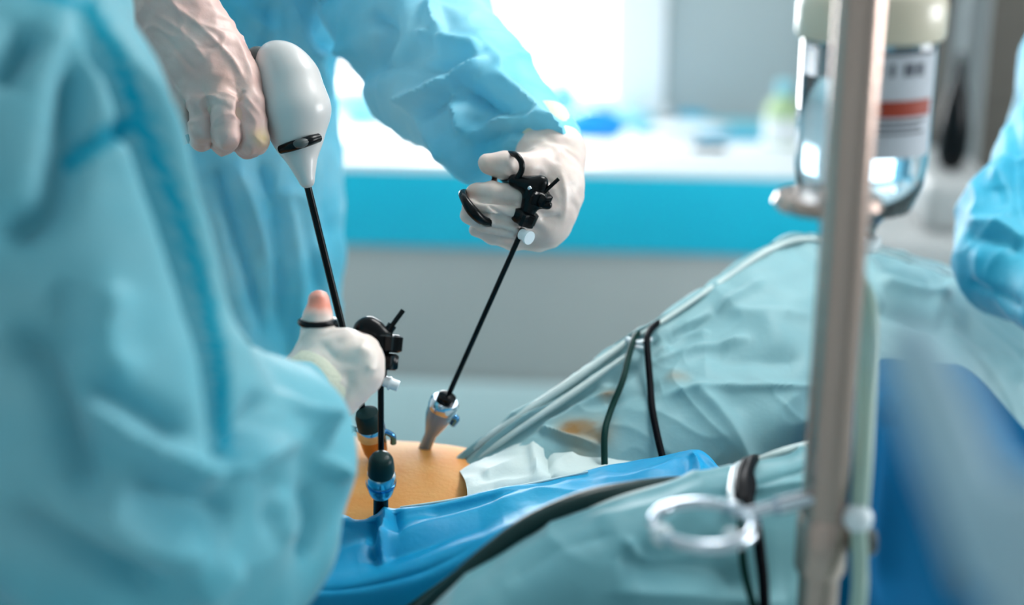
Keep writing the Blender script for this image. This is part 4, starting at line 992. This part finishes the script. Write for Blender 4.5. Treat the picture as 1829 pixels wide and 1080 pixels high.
obj('base_cap', lathe([(rb * .7, bz(-25)), (rb * 1.0, bz(-20)), (rb * 1.07, bz(-8)), (rb * 1.10, bz(10)), (rb * 1.10, bz(58)), (rb * 1.06, bz(66)), (rb * 1.0, bz(66))], (bx, by, 0), n=48), M['cream'], bt)
# curved label with its print
dirc = unit((C0 - np.array([bx, by, 0])) * (1, 1, 0)); side = np.array([-dirc[1], dirc[0], 0])      # towards the camera and to its right
if side @ CR < 0: side = -side
def patch(a0, a1, za, zb, r, n=20):
    an = np.linspace(a0, a1, n); V = []
    for rr in (r, r + .0004):
        for z in (za, zb):
            for a in an: V.append(np.array([bx, by, 0]) + rr * (math.cos(a) * dirc + math.sin(a) * side) + (0, 0, z))
    V = np.array(V); F = []
    for j in range(n - 1):
        F += [(j, j + 1, n + j + 1, n + j), (2 * n + j, 3 * n + j, 3 * n + j + 1, 2 * n + j + 1), (j, 2 * n + j, 2 * n + j + 1, j + 1), (n + j, n + j + 1, 3 * n + j + 1, 3 * n + j)]
    F += [(0, n, 3 * n, 2 * n), (n - 1, 3 * n - 1, 4 * n - 1, 2 * n - 1)]
    return V, F
lb = obj('label', patch(-.05, 1.25, bz(262), bz(78), rb + .0003), M['label'], bt)
obj('red_stripe', patch(.05, 1.12, bz(190), bz(162), rb + .0009), M['red'], lb)
pr = [patch(.1 + .22 * i, .1 + .22 * i + w_, bz(120), bz(98), rb + .0009, 6) for i, w_ in enumerate((.12, .07, .16, .13))]
pr += [patch(.08, 1.1, bz(82 + 2), bz(76 + 2), rb + .0009)]
pr += [patch(.08, 1.0 - .1 * (i % 2), bz(y + 4), bz(y), rb + .0009) for i, y in enumerate((196, 206, 216))]
obj('label_print', join(*pr), M['ink'], lb)
obj('neck_stopper', lathe([(.017, bz(445)), (.019, bz(440)), (.019, bz(425)), (.016, bz(420))], (bx, by, 0), n=28), M['whitet'], bt)
# drip line
dl = thing('drip_line', 'pale green drip tube with a silver joint hanging beside the steel pole', 'tube', P(1543, 900, 1.0))
obj('spike', lathe([(.003, bz(520)), (.005, bz(500)), (.0065, bz(470)), (.008, bz(450)), (.008, bz(440))], (bx, by, 0), n=20), M['chrome'], dl)
obj('drip_chamber', tube([(bx, by, bz(480)), P(1550, 540, .985), P(1550, 640, .97), P(1543, 800, .95), P(1536, 905, .94)], [.005, .0062, .0066, .0066, .0062], 16), M['tubing'], dl)
obj('roller_clamp', ball(P(1532, 925, .94), .010, 16), M['whitet'], dl)
obj('tube', tube([P(1532, 925, .94), P(1536, 1010, .94), P(1532, 1090, .935), P(1500, 1300, .93)], .0055, 14), M['tubing'], dl)

# pale hose close to the lens
hp = [P(1612, 585, .44), P(1640, 640, .435), P(1700, 790, .42), P(1780, 1010, .40), P(1850, 1250, .385)]
o = obj('hose', tube(hp + [np.array([hp[-1][0] + .06, hp[-1][1], .9]), np.array([hp[-1][0] + .10, hp[-1][1], .4]), np.array([hp[-1][0] + .10, hp[-1][1], .012])], [.008, .0105, .0110, .0110, .0110, .0110, .0110, .0110], 20), M['hosep'])
tag(o, 'very blurred pale blue hose slanting up through the lower right foreground', 'hose')
